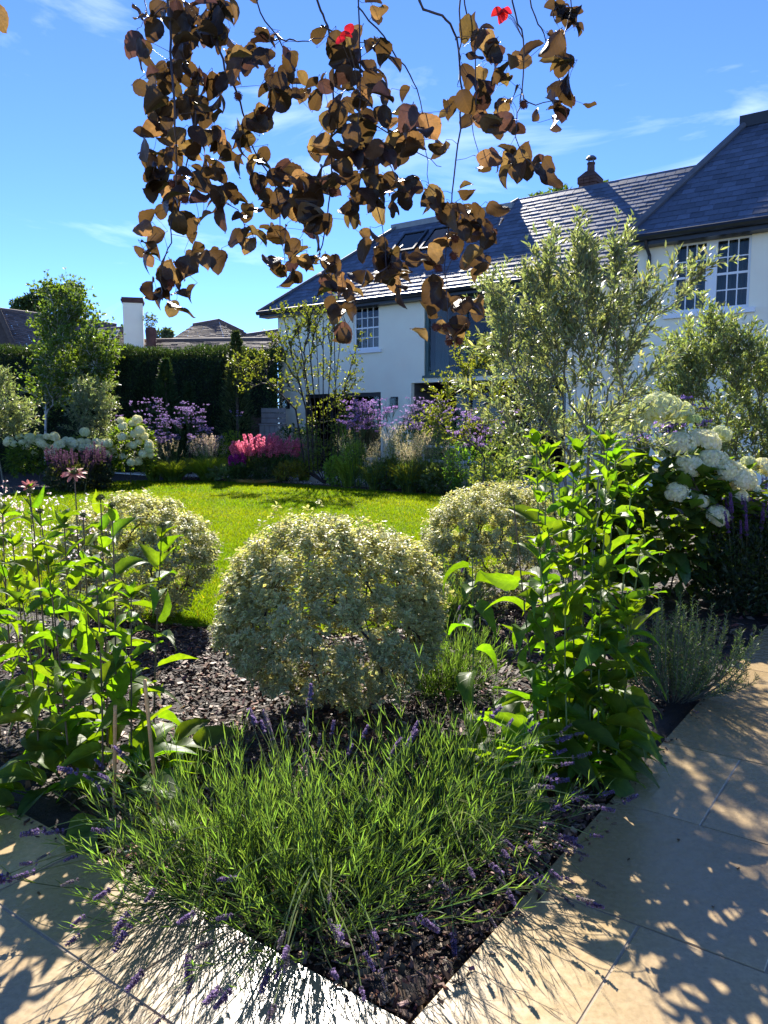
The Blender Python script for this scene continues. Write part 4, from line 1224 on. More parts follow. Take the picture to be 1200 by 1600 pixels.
def leaf_at(root, me, mat, p, d, nrm, s, name='leaf'):
    d = unit(np.asarray(d, float)); y = unit(np.cross(nrm, d)); z = np.cross(d, y)
    o = link(name, me, mat); o.parent = root; o.matrix_parent_inverse = Matrix.Translation(-root.location)
    o.matrix_basis = Matrix(((d[0] * s, y[0] * s, z[0] * s, p[0]), (d[1] * s, y[1] * s, z[1] * s, p[1]), (d[2] * s, y[2] * s, z[2] * s, p[2]), (0, 0, 0, 1)))
    return o

def coneflower_stem(t, base, top, lv, leaf0, leaf1, bud=True, bare=.12, stem_mat='purple_stem', start=.12, droop=0.0, r=.0038, sun_bias=0):
    base, top = np.asarray(base, float), np.asarray(top, float)
    mid = (base + top) / 2 + rng.normal(0, .025, 3) * (1, 1, 0)
    s = np.linspace(0, 1, 12)[:, None]
    path = base * (1 - s) ** 2 + mid * 2 * s * (1 - s) + top * s * s
    adopt(MB().tubes(path, np.linspace(r * 1.25, r * .7, 12)[None], 6).obj('stem', M[stem_mat], smooth=True), t)
    az = rng.uniform(0, 6.28)
    fs = start + (1 - bare - start) * np.linspace(0, 1, lv) ** .9
    for i, f in enumerate(fs):
        p = base * (1 - f) ** 2 + mid * 2 * f * (1 - f) + top * f * f
        az += 2.2 + rng.normal(0, .35)
        el = .15 + .70 * f + rng.normal(0, .28) - droop
        d = np.array([math.cos(az) * math.cos(el), math.sin(az) * math.cos(el), math.sin(el)])
        L = (leaf0 * (1 - f) + leaf1 * f) * rng.uniform(.8, 1.2)
        me = stem_leaves[int(rng.integers(len(stem_leaves)))] if droop < .3 else stem_leaves[2 + int(rng.integers(2))]
        leaf_at(t, me, M['cone_leaf'], p, d, UP + rng.normal(0, .4, 3), L)
        if f > .75 and rng.uniform() < .6:      # small leaf pairs near the top
            leaf_at(t, stem_leaves[int(rng.integers(2))], M['cone_leaf'], p, d * (-1, -1, 1) + rng.normal(0, .2, 3), UP, L * .7)
    if bud: place('flower_bud', cones[int(rng.integers(2))], M['cone'], t, top, unit(top - mid), rng.uniform(.9, 1.25), rng.uniform(0, 6))
    else:
        for k in range(4):
            d = np.array([math.cos(k * 1.57 + az), math.sin(k * 1.57 + az), 1.4])
            leaf_at(t, stem_leaves[int(rng.integers(3))], M['cone_leaf'], top - UP * .01, d, UP + rng.normal(0, .3, 3), leaf1 * rng.uniform(.55, .95))
def basal(t, c, n, rad, L0, L1, el=(.3, 1.1)):
    for i in range(n):
        a = rng.uniform(0, 6.283); e = rng.uniform(*el); q = rng.uniform(0, rad)
        p = np.asarray(c) + np.array([math.cos(a) * q, math.sin(a) * q, 0.01])
        d = np.array([math.cos(a) * math.cos(e), math.sin(a) * math.cos(e), math.sin(e)])
        leaf_at(t, basal_leaves[int(rng.integers(4))], M['cone_leaf'], p, d, UP + rng.normal(0, .2, 3), rng.uniform(L0, L1))

def floret_head(name, n, rad, fl, cols, seed, flat=.75):
    r = np.random.default_rng(seed); m = MB()
    i = np.arange(n) + .5
    ph = np.arccos(1 - i / n * 1.55); th = i * 2.39996
    d = np.stack([np.cos(th) * np.sin(ph), np.sin(th) * np.sin(ph), np.cos(ph)], 1)
    d = unit(d + r.normal(0, .07, d.shape))
    lump = 1 + .10 * np.sin(d[:, 0] * 5 + seed) * np.cos(d[:, 1] * 4.3 + seed) + r.normal(0, .035, n)
    P = d * rad * lump[:, None] * (1, 1, flat)
    for k in range(4):
        side = unit(np.cross(d, r.normal(size=d.shape) * .0 + np.array([.31, .77, .55])))
        oth = np.cross(d, side); a = k * 1.5708 + r.uniform(-.3, .3, n)
        D = side * np.cos(a)[:, None] + oth * np.sin(a)[:, None] + d * .28
        c = np.array(cols)[r.integers(0, len(cols), n)] * r.uniform(.88, 1.08, (n, 1))
        m.inst(tri_leaf(.6, .06, -.12), P, D, d, fl * r.uniform(.8, 1.15, n), fl * .95, np.clip(c, 0, .9))
    k = 14; V = [(0, 0, rad * flat * .86)]; F3 = []; F4 = []
    for j, pz in enumerate((.45, .95, 1.45, 2.0)):
        for q in range(k): V.append((math.sin(pz) * rad * .86 * math.cos(q * 6.283 / k), math.sin(pz) * rad * .86 * math.sin(q * 6.283 / k), math.cos(pz) * rad * flat * .86))
    F3 = [(0, 1 + q, 1 + (q + 1) % k) for q in range(k)]
    for j in range(3): F4 += [(1 + j * k + q, 1 + (j + 1) * k + q, 1 + (j + 1) * k + (q + 1) % k, 1 + j * k + (q + 1) % k) for q in range(k)]
    m.add(np.array(V), [np.array(F3), np.array(F4)], np.array(cols[0]) * .9)
    return m.mesh(name)
WHITE_F = ((.84, .80, .56), (.80, .79, .48), (.86, .83, .64)); LIME_F = ((.55, .66, .25), (.62, .70, .34)); CREAM_F = ((.72, .74, .50), (.66, .70, .42))
heads_w = [floret_head('flower_head', 150, 1, .24, WHITE_F, k) for k in range(3)]; heads_c = [floret_head('flower_head', 150, 1, .24, CREAM_F, 10 + k) for k in range(2)]
heads_l = [floret_head('flower_head', 90, 1, .26, LIME_F, 20)]
far_w = [floret_head('flower_head', 46, 1, .42, WHITE_F, 30 + k) for k in range(2)] + [floret_head('flower_head', 46, 1, .42, CREAM_F, 33)]
hyd_leaves = [big_leaf(7, 6, PROF_O, .15, dr, .03, .03, 40 + k, 1, .62, .15, 0).mesh('leaf', True) for k, dr in enumerate((.2, .5, .8))]

def hydrangea(label, base, heads, n_leaf, leaf_L, crown_c, crown_r, hd_meshes, indiv, head_r=None, n_far=0, group=None):
    base = np.asarray(base, float)
    t = thing('hydrangea', label, 'hydrangea', base, group)
    tg = [np.asarray(h[0]) for h in heads]
    P, Nn = ell_points(n_leaf + n_far, crown_c, crown_r, .5, .12, -.75)
    ok = P[:, 2] > .12
    for (hp_, hr_, _) in heads:                      # the heads stand proud of the leaves
        v_ = np.asarray(hp_) - np.asarray(crown_c); ax_ = unit(v_ * (1, 1, .6) + np.array([0, -.25, .15]))
        q_ = P - np.asarray(hp_); al = q_ @ ax_
        ok &= ~((np.linalg.norm(q_ - al[:, None] * ax_, axis=1) < hr_ * 1.35) & (al > -hr_ * .4))
    P, Nn = P[ok], Nn[ok]
    N, par, rd, tips, Dn = grow(base + rng.normal(0, .08, (6, 3)) * (1, 1, 0), tg + list(P[:24]), step=.12, r_tip=.0035, power=.4)
    m = MB(); skeleton(m, N, par, rd, 5); adopt(m.obj('stem', M['bark']), t)
    for (p, r_, kind) in heads:
        me = {'w': heads_w, 'c': heads_c, 'l': heads_l, 'f': far_w}[kind]; me = me[int(rng.integers(len(me)))]
        ax = unit((np.asarray(p) - np.asarray(crown_c)) * (1, 1, .6) + UP * .55 * np.linalg.norm(crown_r) + rng.normal(0, .12, 3))
        place('flower_head', me, M['white_petal'], t, p, ax, r_, rng.uniform(0, 6))
    k = min(indiv, len(P))
    for i in range(k):
        leaf_at(t, hyd_leaves[int(rng.integers(3))], M['hyd_leaf'], P[i], Nn[i] * (1, 1, .3) + rng.normal(0, .35, 3) + (0, 0, -.05), UP + Nn[i] * .5 + rng.normal(0, .2, 3), leaf_L * rng.uniform(.7, 1.2))
    if len(P) > k:
        q = P[k:]; L = leaf_L * rng.uniform(.7, 1.2, len(q))
        m = MB().inst(LEAF, q, Nn[k:] * (1, 1, .3) + rng.normal(0, .4, q.shape), UP + Nn[k:] * .5 + rng.normal(0, .25, q.shape), L, L * .62, jitter((.075, .125, .022), len(q), .25))
        adopt(m.obj('foliage', M['soft_leaf'], kind='stuff'), t)
    return t

def branchy(name, label, cat, base, blobs, n_tips, per, leaf, wid, col, mat, bark, r_tip=.003, step=.14, power=.45, spread=.9, template=LONG, stems=3, base_r=.1, back=4, lean=.5, up=.35, group=None, dv=.25, shell=.25, init=(), tw=0, tw_len=(.12, .25), tw_leaf=12, tw_up=.35):
    """shrub or tree: a branch skeleton grown through the crown, leaves on the outer twigs"""
    base = np.asarray(base, float); t = thing(name, label, cat, base, group)
    tot = sum(b[4] for b in blobs); T = []
    for (c, rx, ry, rz, wgt) in blobs:
        p, _ = ell_points(max(2, int(n_tips * wgt / tot)), c, (rx, ry, rz), shell, .15); T.append(p)
    T = np.concatenate(T); T = T[T[:, 2] > base[2] + .1]
    bs = base + np.stack([np.array([math.cos(k * 2.4) * base_r, math.sin(k * 2.4) * base_r, 0]) for k in range(stems)])
    N, par, rd, tips, Dn = grow(bs, T, step=step, r_tip=r_tip, power=power, lean=lean, up=up, init=init)
    m = MB(); skeleton(m, N, par, rd, 5)
    tP = tD = tA = None
    if tw:
        cand = np.where((par >= 0) & (rd < r_tip * 2.6))[0]
        ii = cand[rng.integers(0, len(cand), tw)]
        cen = T.mean(0)
        d0 = unit(Dn[ii] * .55 + unit((N[ii] - cen) * (1, 1, .6)) * .35 + rng.normal(0, .5, (tw, 3)) + UP * tw_up)
        L_ = rng.uniform(*tw_len, tw)[:, None]
        e0 = N[ii]; e2 = e0 + d0 * L_; e1 = (e0 + e2) / 2 + rng.normal(0, .03, (tw, 3)) * L_ * 4 * .5
        m.tubes(np.stack([e0, e1, e2], 1), np.array([[r_tip * .75, r_tip * .5, r_tip * .25]]), 3)
        f = np.concatenate([rng.uniform(.1, 1, (tw, tw_leaf - 3)), np.full((tw, 3), .98)], 1)[..., None]
        tP = (e0[:, None] * (1 - f) ** 2 + e1[:, None] * 2 * f * (1 - f) + e2[:, None] * f * f).reshape(-1, 3)
        tA = np.repeat(d0, tw_leaf, 0); sd_ = unit(np.cross(tA, rng.normal(size=tA.shape)))
        tD = unit(tA * .8 + sd_ * spread)
    adopt(m.obj('trunk' if cat == 'tree' else 'stem', M[bark]), t)
    P, D, A = twig_leaves(N, par, tips, Dn, per, back, spread)
    if tw: P, D, A = np.concatenate([P, tP]), np.concatenate([D, tD]), np.concatenate([A, tA])
    L = leaf * rng.uniform(.65, 1.25, len(P))
    m = MB().inst(template, P, D + UP * .12, A * .3 + UP * .6 + rng.normal(0, .5, P.shape), L, L * wid, jitter(col, len(P), dv))
    adopt(m.obj('crown' if cat == 'tree' else 'foliage', M[mat], kind='stuff'), t)
    return t

def verbena(label, base, spread, h0, h1, stems, colf, group='verbena clumps', puff=.028, colst=(.07, .11, .045)):
    base = np.asarray(base, float); t = thing('verbena', label, 'verbena', base, group)
    S, Cp, Cd = [], [], []
    for i in range(stems):
        r0 = rng.normal(0, spread * .35, 2); h = rng.uniform(h0, h1)
        b0 = base + np.array([r0[0], r0[1] * .7, 0]); top = b0 + np.array([rng.normal(0, .12) + r0[0] * .7, rng.normal(0, .1), h * .78])
        S.append(np.stack([b0, b0 * .5 + top * .5 + rng.normal(0, .02, 3), top]))
        for k in range(int(rng.integers(3, 6))):
            a = rng.uniform(0, 6.28); e = rng.uniform(.9, 1.4); L = h * rng.uniform(.10, .26)
            q = top + np.array([math.cos(a) * math.cos(e), math.sin(a) * math.cos(e), math.sin(e)]) * L
            S.append(np.stack([top - UP * .02, (top + q) / 2 + UP * .01, q])); Cp.append(q)
            for _ in range(2):
                a2 = rng.uniform(0, 6.28); q2 = q * .6 + top * .4 + np.array([math.cos(a2) * .5, math.sin(a2) * .5, .8]) * L * .5
                S.append(np.stack([q * .4 + top * .6, (q * .4 + top * .6 + q2) / 2, q2])); Cp.append(q2)
    S = np.array(S)
    adopt(MB().tubes(S, np.array([[.004, .003, .002]]), 4, jitter(colst, len(S), .2)).obj('stem', M['needle'], kind='stuff'), t)
    Cp = np.array(Cp); k = 12
    P = np.repeat(Cp, k, 0) + rng.normal(0, puff * .32, (len(Cp) * k, 3)) * (1, 1, .55)
    m = MB().inst(LEAF, P, rng.normal(size=P.shape) + UP * .4, rng.normal(size=P.shape) + UP, puff * .75, puff * .6, jitter(colf, len(P), .25))
    adopt(m.obj('flower_cluster', M['petal'], kind='stuff'), t)
    n = stems * 10; idx = rng.integers(0, len(S), n); f = rng.uniform(0, 1, (n, 1)) ** 1.5
    P = S[idx, 0] * (1 - f) + S[idx, 2] * f; low_ = P[:, 2] < h0 * .7
    P = P[low_]; D = rng.normal(size=P.shape) * (1, 1, .2) + UP * .4
    adopt(MB().inst(LONG, P, D, UP + rng.normal(0, .4, P.shape), rng.uniform(.05, .11, len(P)), .018, jitter((.07, .115, .03), len(P))).obj('foliage', M['leaf'], kind='stuff'), t)
    return t

def grass_clump(label, base, rad, hgt, blades, plumes, col, plume_col, group='ornamental grasses', pl_len=.22, pl_w=.02):
    base = np.asarray(base, float); t = thing('ornamental_grass', label, 'grass', base, group); t['kind'] = 'thing'
    n = blades; a = rng.uniform(0, 6.28, n); q = np.sqrt(rng.uniform(0, 1, n))
    o = np.stack([np.cos(a), np.sin(a), np.zeros(n)], 1); r0 = base + o * (q * rad * .35)[:, None]
    L = hgt * rng.uniform(.5, 1, n)
    s = np.linspace(0, 1, 5)[None, :, None]
    P = r0[:, None] + o[:, None] * (rad * (.25 + .75 * q))[:, None, None] * s ** 1.8 + UP * (L[:, None, None] * (s - .25 * s ** 3))
    m = MB().ribbons(P, np.array([[.004, .005, .0045, .003, .0006]]) * (hgt / .7 + .3), o + rng.normal(0, .4, o.shape), jitter(col, n, .25))
    adopt(m.obj('blades', M['grass'], kind='stuff'), t)
    if plumes:
        a = rng.uniform(0, 6.28, plumes); o = np.stack([np.cos(a), np.sin(a), np.zeros(plumes)], 1); q = rng.uniform(.1, 1, plumes)
        top = base + o * (q * rad)[:, None] + UP * (hgt * rng.uniform(1.0, 1.45, plumes))[:, None]; b0 = base + o * (q * rad * .3)[:, None]
        mid = (b0 + top) / 2 + UP * hgt * .12
        st = np.stack([b0, mid, top], 1)
        m = MB().tubes(st, np.array([[.0025, .002, .001]]), 3, jitter(col, plumes, .2)); adopt(m.obj('stem', M['needle'], kind='stuff'), t)
        k = 34; f = rng.uniform(0, 1, (plumes * k, 1)); dd = unit(np.repeat(top - mid, k, 0))
        P = np.repeat(top, k, 0) - dd * f * pl_len + rng.normal(0, pl_w * .45, (plumes * k, 3)) * (.3 + f * .7)
        m = MB().inst(LONG, P, dd + rng.normal(0, .6, P.shape), rng.normal(size=P.shape), rng.uniform(.02, .045, len(P)), .006, jitter(plume_col, len(P), .2))
        adopt(m.obj('plume', M['plume'], kind='stuff'), t)
    return t

def feather_mesh(name, n, ln, rad, col, seed):
    r = np.random.default_rng(seed)
    f = r.uniform(0, 1, n) ** 1.2; a = r.uniform(0, 6.28, n)
    rr = rad * (1 - f) ** .8 * r.uniform(.3, 1, n)
    P = np.stack([np.cos(a) * rr * .5, np.sin(a) * rr * .5, f * ln], 1)
    D = np.stack([np.cos(a), np.sin(a), r.uniform(.6, 1.6, n)], 1)
    c = np.clip(np.array(col)[None] * np.exp(r.normal(0, .25, (n, 1))), 0, .9)
    m = MB().inst(LEAF, P, D, r.normal(size=P.shape), rad * .9, rad * .4, c)
    m.tubes(np.array([(0, 0, -.25 * ln), (0, 0, .5 * ln), (0, 0, ln)]), [[.004, .003, .001]], 3, (.10, .12, .04))
    return m.mesh(name)

def spiky(name, label, cat, base, rad, hgt, n_sp, meshes, mat, fol_col, fol_n, fol_leaf, fol_mat='leaf', sp_h=(.75, 1.1), group=None, flat=1.0, s=(.8, 1.2), depth=1.0):
    base = np.asarray(base, float); t = thing(name, label, cat, base, group)
    P, Nn = ell_points(fol_n, base + UP * hgt * .36, (rad, rad * depth, hgt * .42), .35, .15)
    ok = P[:, 2] > .01; P, Nn = P[ok], Nn[ok]
    L = fol_leaf * rng.uniform(.6, 1.3, len(P))
    adopt(MB().inst(LEAF, P, Nn * .6 + rng.normal(0, .5, P.shape) + UP * .3, UP + Nn * .4 + rng.normal(0, .4, P.shape), L, L * .45, jitter(fol_col, len(P), .3)).obj('foliage', M[fol_mat], kind='stuff'), t)
    S = []
    for i in range(n_sp):
        a = rng.uniform(0, 6.28); q = math.sqrt(rng.uniform())
        b0 = base + np.array([math.cos(a) * q * rad * .6, math.sin(a) * q * rad * .6 * depth, .05])
        p = base + np.array([math.cos(a) * q * rad, math.sin(a) * q * rad * depth, hgt * rng.uniform(*sp_h) * (1 - .2 * q)])
        S.append(np.stack([b0, (b0 + p) / 2, p])); me = meshes[int(rng.integers(len(meshes)))]
        place('flower_spike', me, M[mat], t, p - UP * .02, unit(p - b0 + rng.normal(0, .06, 3)), rng.uniform(*s), rng.uniform(0, 6))
    S = np.array(S)
    adopt(MB().tubes(S, np.array([[.004, .003, .002]]), 3, jitter((.08, .10, .04), len(S), .2)).obj('stem', M['needle'], kind='stuff'), t)
    return t

# ================================================================== PLANTS: the far borders
def bx(px, Y):
    p = at(px, 740, Y); return np.array([p[0], Y, 0.0])
def zpx(y, Y, px=600): return at(px, y, Y)[2]
def zoomed(pts, Y, r, kind='f'):
    return [(at(x / 4.615, 560 + y / 4.615, Y + rng.uniform(-.25, .25)), r * rng.uniform(.85, 1.2), kind) for x, y in pts]

# silver birch before the hedge
birch_b = bx(70, 24.0)
branchy('birch_tree', 'young birch with pale trunk and small bright leaves before the hedge', 'tree', birch_b,
        [(at(108, 545, 24), 1.25, 1.1, 1.25, 3.2), (at(100, 480, 24), .62, .6, .8, 1.3), (at(112, 600, 24), 1.05, .9, .6, 1.4), (at(62, 600, 24), .5, .5, .5, .4), (at(150, 560, 24), .5, .6, .5, .5)],
        160, (3, 2), .10, .66, (.085, .135, .028), 'leaf', 'birch_bark', r_tip=.006, step=.3, power=.38, template=LEAF, stems=1, base_r=0, back=2, lean=.7, tw=2000, tw_len=(.25, .6), tw_leaf=9, tw_up=-.1, init=[(birch_b, at(72, 600, 24), at(100, 480, 24))])
branchy('silver_shrub', 'rounded silvery grey-green shrub right of the birch trunk', 'shrub', bx(147, 21.6),
        [(at(147, 650, 21.6), .74, .6, .62, 2.5), (at(145, 612, 21.6), .45, .4, .35, 1), (at(165, 680, 21.6), .55, .5, .4, 1)], 70, (4, 3, 2), .10, .22, (.17, .205, .115), 'silver_leaf', 'olive_bark', r_tip=.004, step=.2, power=.38, back=3, tw=520, tw_len=(.18, .4), tw_leaf=13)
branchy('silver_shrub', 'silvery shrub cut by the left edge of the picture', 'shrub', bx(8, 17.6),
        [(at(10, 655, 17.6), .62, .5, .38, 2.0), (at(-8, 605, 17.6), .3, .3, .3, .8), (at(-20, 640, 17.6), .5, .5, .6, 1)], 70, (4, 3, 2), .10, .22, (.17, .205, .115), 'silver_leaf', 'olive_bark', r_tip=.004, step=.2, power=.38, back=3, tw=520, tw_len=(.18, .4), tw_leaf=13)
# white hydrangeas of the far left border
hA = [(140, 565), (215, 570), (275, 600), (340, 565), (395, 565), (160, 610), (240, 600), (300, 615), (340, 645), (400, 640), (255, 680), (370, 680), (95, 620), (60, 600), (190, 640), (290, 570), (430, 615)]
hydrangea('low white hydrangea below the birch trunk', bx(58, 19.3), zoomed(hA, 19.2, .102), 0, .12, at(58, 716, 19.4), (.80, .55, .55), None, 0, n_far=1500, group='white hydrangeas of the far left border')
hM = [(505, 600), (530, 615), (580, 600), (630, 605), (640, 640), (700, 605), (750, 610), (780, 610), (610, 530), (560, 630), (470, 590), (590, 640), (670, 650), (520, 650), (720, 650), (770, 690)]
hydrangea('white hydrangea behind the dusky purple salvia', bx(138, 20.2), zoomed(hM, 20.0, .102), 0, .12, at(138, 716, 20.3), (.72, .5, .60), None, 0, n_far=1300, group='white hydrangeas of the far left border')
hB = [(870, 445), (885, 490), (990, 440), (1010, 520), (975, 545), (880, 565), (915, 575), (935, 630), (1000, 600), (1075, 615), (1075, 650), (1030, 690), (1080, 690), (815, 665), (820, 705), (890, 705), (990, 740), (945, 750), (960, 470), (960, 625), (1040, 560)]
hydrangea('tallest white hydrangea beside the purple verbena', bx(206, 20.7), zoomed(hB, 20.4, .102), 0, .13, at(206, 702, 20.8), (.62, .5, .80), None, 0, n_far=1700, group='white hydrangeas of the far left border')
SALV = ((.085, .05, .075), (.07, .05, .06), (.12, .06, .12)); SALV2 = ((.18, .09, .25), (.25, .13, .30), (.13, .08, .18))
salv_far = [spike_mesh('flower_spike', 9, 5, .34, .02, .055, 50 + k, SALV) for k in range(2)]
spiky('salvia', 'dusky dark purple salvia at the left lawn edge', 'salvia', bx(104, 18.3), .52, .92, 34, salv_far, 'petal', (.045, .055, .03), 1900, .10, sp_h=(.62, .98), group='dusky salvias of the far left border')
spiky('salvia', 'dusky dark purple salvia touching the tallest white hydrangea', 'salvia', bx(150, 19.0), .42, .95, 28, salv_far, 'petal', (.045, .055, .03), 1600, .10, sp_h=(.62, .98), group='dusky salvias of the far left border')
# verbena and grasses
verbena('tall lilac verbena rising before the dark hedge', bx(298, 22.9), 1.15, 1.2, 2.42, 40, (.24, .18, .36), puff=.038)
verbena('thin lilac verbena between tallest hydrangea and the grasses', bx(252, 22.2), .8, 1.2, 1.9, 26, (.24, .18, .36), puff=.036)
verbena('bright purple verbena before the dark glazed door', bx(566, 19.6), .62, 1.55, 2.25, 44, (.30, .20, .42), puff=.038)
verbena('pale lilac verbena before the porch recess', bx(668, 18.4), .8, 1.6, 2.30, 34, (.27, .21, .38), puff=.034)
verbena('sparse verbena heads in the dark porch opening', bx(745, 16.2), .7, 1.2, 1.95, 30, (.30, .22, .42), puff=.038)
grass_clump('green grass with pale pink plumes right of the tall verbena', bx(325, 22.3), .62, .95, 1100, 130, (.18, .25, .05), (.62, .50, .44), pl_len=.30, pl_w=.045)
grass_clump('thin green grass at the foot of the tall verbena', bx(270, 22.0), .65, .85, 900, 30, (.13, .19, .05), (.40, .36, .26), pl_len=.2)
grass_clump('buff feathery grass behind the pink astilbe', bx(440, 22.6), .55, 1.0, 300, 110, (.13, .15, .05), (.52, .44, .30), pl_len=.42, pl_w=.10)
grass_clump('buff feathery grass beside the bright purple verbena', bx(585, 18.9), .36, .85, 260, 60, (.14, .18, .05), (.50, .45, .30), pl_len=.34, pl_w=.07)
grass_clump('buff feathery grass before the low wall', bx(640, 18.2), .45, .95, 320, 90, (.15, .18, .05), (.50, .46, .32), pl_len=.40, pl_w=.09)
grass_clump('pale straw coloured grass mound at lawn edge beside the pink astilbe', bx(400, 21.15), .55, .18, 500, 0, (.30, .24, .16), (.5, .4, .3))
PINK = (.66, .20, .28)
ast = [feather_mesh('flower_plume', 90, .36, .07, PINK, 60 + k) for k in range(2)]; mag = [feather_mesh('flower_plume', 70, .26, .06, (.34, .03, .24), 64)]
spiky('astilbe', 'pink astilbe plumes at the far lawn edge', 'astilbe', bx(416, 21.9), .95, 1.08, 100, ast, 'petal', (.06, .10, .03), 1900, .13, sp_h=(.74, .98), depth=.6)
spiky('astilbe', 'small magenta astilbe left of the pink plumes', 'astilbe', bx(371, 21.5), .24, .72, 16, mag, 'petal', (.06, .10, .03), 500, .12, sp_h=(.72, 1.0))
leaf_bush('hosta', 'low white-edged leafy plant at lawn edge below the grass', 'plant', (bx(352, 21.8)[0], 21.8, .16), (.5, .3, .28), 420, .16, (.11, .15, .05), low=-.2, stems=False, template=LEAF, wid=.5)
leaf_bush('shrub', 'yellow green shrub between grass and pink astilbe', 'shrub', (bx(366, 23.2)[0], 23.2, .75), (.5, .4, .65), 900, .10, (.12, .18, .03), 'soft_leaf')
leaf_bush('low_shrub', 'small bronze leaved shrub before the dark multi-stem tree', 'shrub', (bx(455, 21.0)[0], 21.0, .32), (.48, .35, .28), 520, .11, (.15, .15, .03), 'soft_leaf', low=-.5)
leaf_bush('shrub', 'rounded dark green shrub against white house wall corner', 'shrub', (bx(458, 24.0)[0], 24.0, .75), (.75, .5, .9), 1500, .11, (.035, .07, .025))
# multi-stem tree with dark stems
tb = np.array([bx(508, 21.0)[0], 21.0, 0])
ms = branchy('multi_stem_tree', 'multi-stemmed airy tree with dark stems before the white house', 'tree', tb,
        [(at(478, 515, 21), .95, .8, .62, 2.4), (at(470, 585, 21), .75, .7, .6, .9), (at(540, 590, 21), .65, .7, .9, .8), (at(430, 545, 21), .55, .5, .4, .8), (at(388, 566, 21.4), .75, .5, .35, 1.1), (at(395, 600, 21.4), .45, .4, .35, .5), (at(520, 690, 21), .5, .4, .6, .8), (at(500, 480, 21), .45, .4, .3, .7)],
        90, (3, 2), .085, .55, (.105, .13, .035), 'leaf', 'dark_bark', r_tip=.010, step=.25, power=.30, template=LEAF, stems=1, base_r=0, back=2, lean=.8, up=.6, tw=640, tw_len=(.15, .42), tw_leaf=8,
        init=[(tb + (dx, dy, 0), at(xm, 640, 21 + dy), at(xt, yt, 21 + dy)) for dx, dy, xm, xt, yt in ((-.42, .1, 478, 448, 520), (-.3, -.1, 487, 462, 500), (-.2, .2, 493, 478, 490), (-.1, 0, 500, 492, 485), (0, -.2, 505, 505, 500), (.05, .15, 512, 520, 510), (.15, 0, 520, 532, 530), (.25, .1, 524, 522, 480), (.3, -.1, 531, 552, 560), (.38, .05, 528, 560, 535), (-.5, .2, 462, 395, 570), (-.35, .3, 484, 470, 560))])
# small yellow-green tree before the porch
branchy('multi_stem_tree', 'slender yellow-leaved tree before the porch, left of the silvery shrub', 'tree', np.array([bx(742, 15.6)[0], 15.6, 0]),
        [(at(735, 560, 15.6), .65, .5, .35, 1.2), (at(700, 610, 15.6), .5, .4, .35, .9), (at(760, 610, 15.6), .5, .4, .5, 1), (at(680, 660, 15.6), .45, .4, .4, .9), (at(740, 680, 15.6), .6, .4, .4, 1)],
        90, (4, 2), .06, .55, (.12, .145, .035), 'leaf', 'bark', r_tip=.004, step=.18, power=.35, template=LEAF, stems=4, base_r=.15, back=2, tw=520, tw_len=(.12, .3), tw_leaf=8)
# green perennials along the right-hand part of the far border
k = 0
far_green = [(555, 19.9, .40, .62, (.12, .18, .035), 'bright green leafy perennial beside the dark stems'), (600, 18.9, .45, .40, (.055, .085, .03), 'dark green perennial in front of the bright purple verbena'),
             (650, 18.2, .50, .42, (.05, .08, .03), 'dark green perennial below the buff grass before the low wall'), (690, 17.7, .45, .34, (.07, .095, .045), 'greyish leafy perennial at the lawn edge beyond the right ball'),
             (728, 17.2, .52, .68, (.065, .13, .03), 'fresh green bushy perennial below the yellow-leaved tree'), (525, 20.4, .32, .40, (.10, .16, .03), 'low bright perennial at the foot of the dark stems'),
             (625, 19.6, .35, .72, (.09, .15, .035), 'fresh green climber-like shrub against the house wall by the wall light'), (770, 15.8, .5, .5, (.10, .13, .06), 'pale grey-green perennial behind the right ball'),
             (820, 13.5, .6, .75, (.08, .11, .05), 'grey-green shrub behind the tall coneflowers'), (780, 16.8, .6, .8, (.05, .085, .03), 'dark bushy plant below the porch opening'),
             (640, 20.3, .45, .95, (.10, .145, .05), 'tall pale green leafy perennial before the porch opening'), (700, 19.0, .45, .90, (.09, .14, .045), 'tall loose green perennial hiding the porch doors'),
             (480, 23.0, .45, .85, (.08, .13, .04), 'tall green perennial before the dark glazed door'), (540, 21.6, .40, .90, (.10, .15, .04), 'tall fresh green perennial right of the dark stems')]
for (px, Y, r_, hz_, cc, lb) in far_green:
    leaf_bush('perennial', lb, 'perennial', (bx(px, Y)[0], Y, hz_ * .92), (r_, r_ * .7, hz_), 900, .10, tuple(min(.3, q * 1.55) for q in cc), 'soft_leaf', low=-.95, group='green perennials of the far border', wid=.42)
for (px, Y, r_, h_, nb_, np_, c1, c2, lb) in (
        (545, 19.2, .40, 1.00, 420, 40, (.18, .24, .05), (.46, .42, .26), 'upright green grass beside the multi-stemmed tree'),
        (612, 18.5, .42, 1.05, 420, 90, (.18, .23, .05), (.56, .50, .34), 'tall pale plumed grass left of the buff grass by the low wall'),
        (668, 17.9, .45, 1.00, 420, 80, (.17, .23, .05), (.55, .50, .34), 'tall pale plumed grass right of the buff grass by the low wall'),
        (704, 17.3, .38, .80, 380, 50, (.20, .25, .06), (.52, .47, .32), 'pale grass beside the fresh green bushy perennial'),
        (475, 21.6, .40, .85, 380, 60, (.17, .23, .05), (.55, .40, .34), 'pinkish grass left of the dark stems behind the astilbe'),
        (240, 21.2, .40, .80, 380, 40, (.15, .21, .06), (.44, .38, .26), 'green grass touching the tallest white hydrangea')):
    Y += .7
    grass_clump(lb, bx(px, Y), r_, h_ + .08, nb_, np_, c1, c2, pl_len=.40, pl_w=.085)
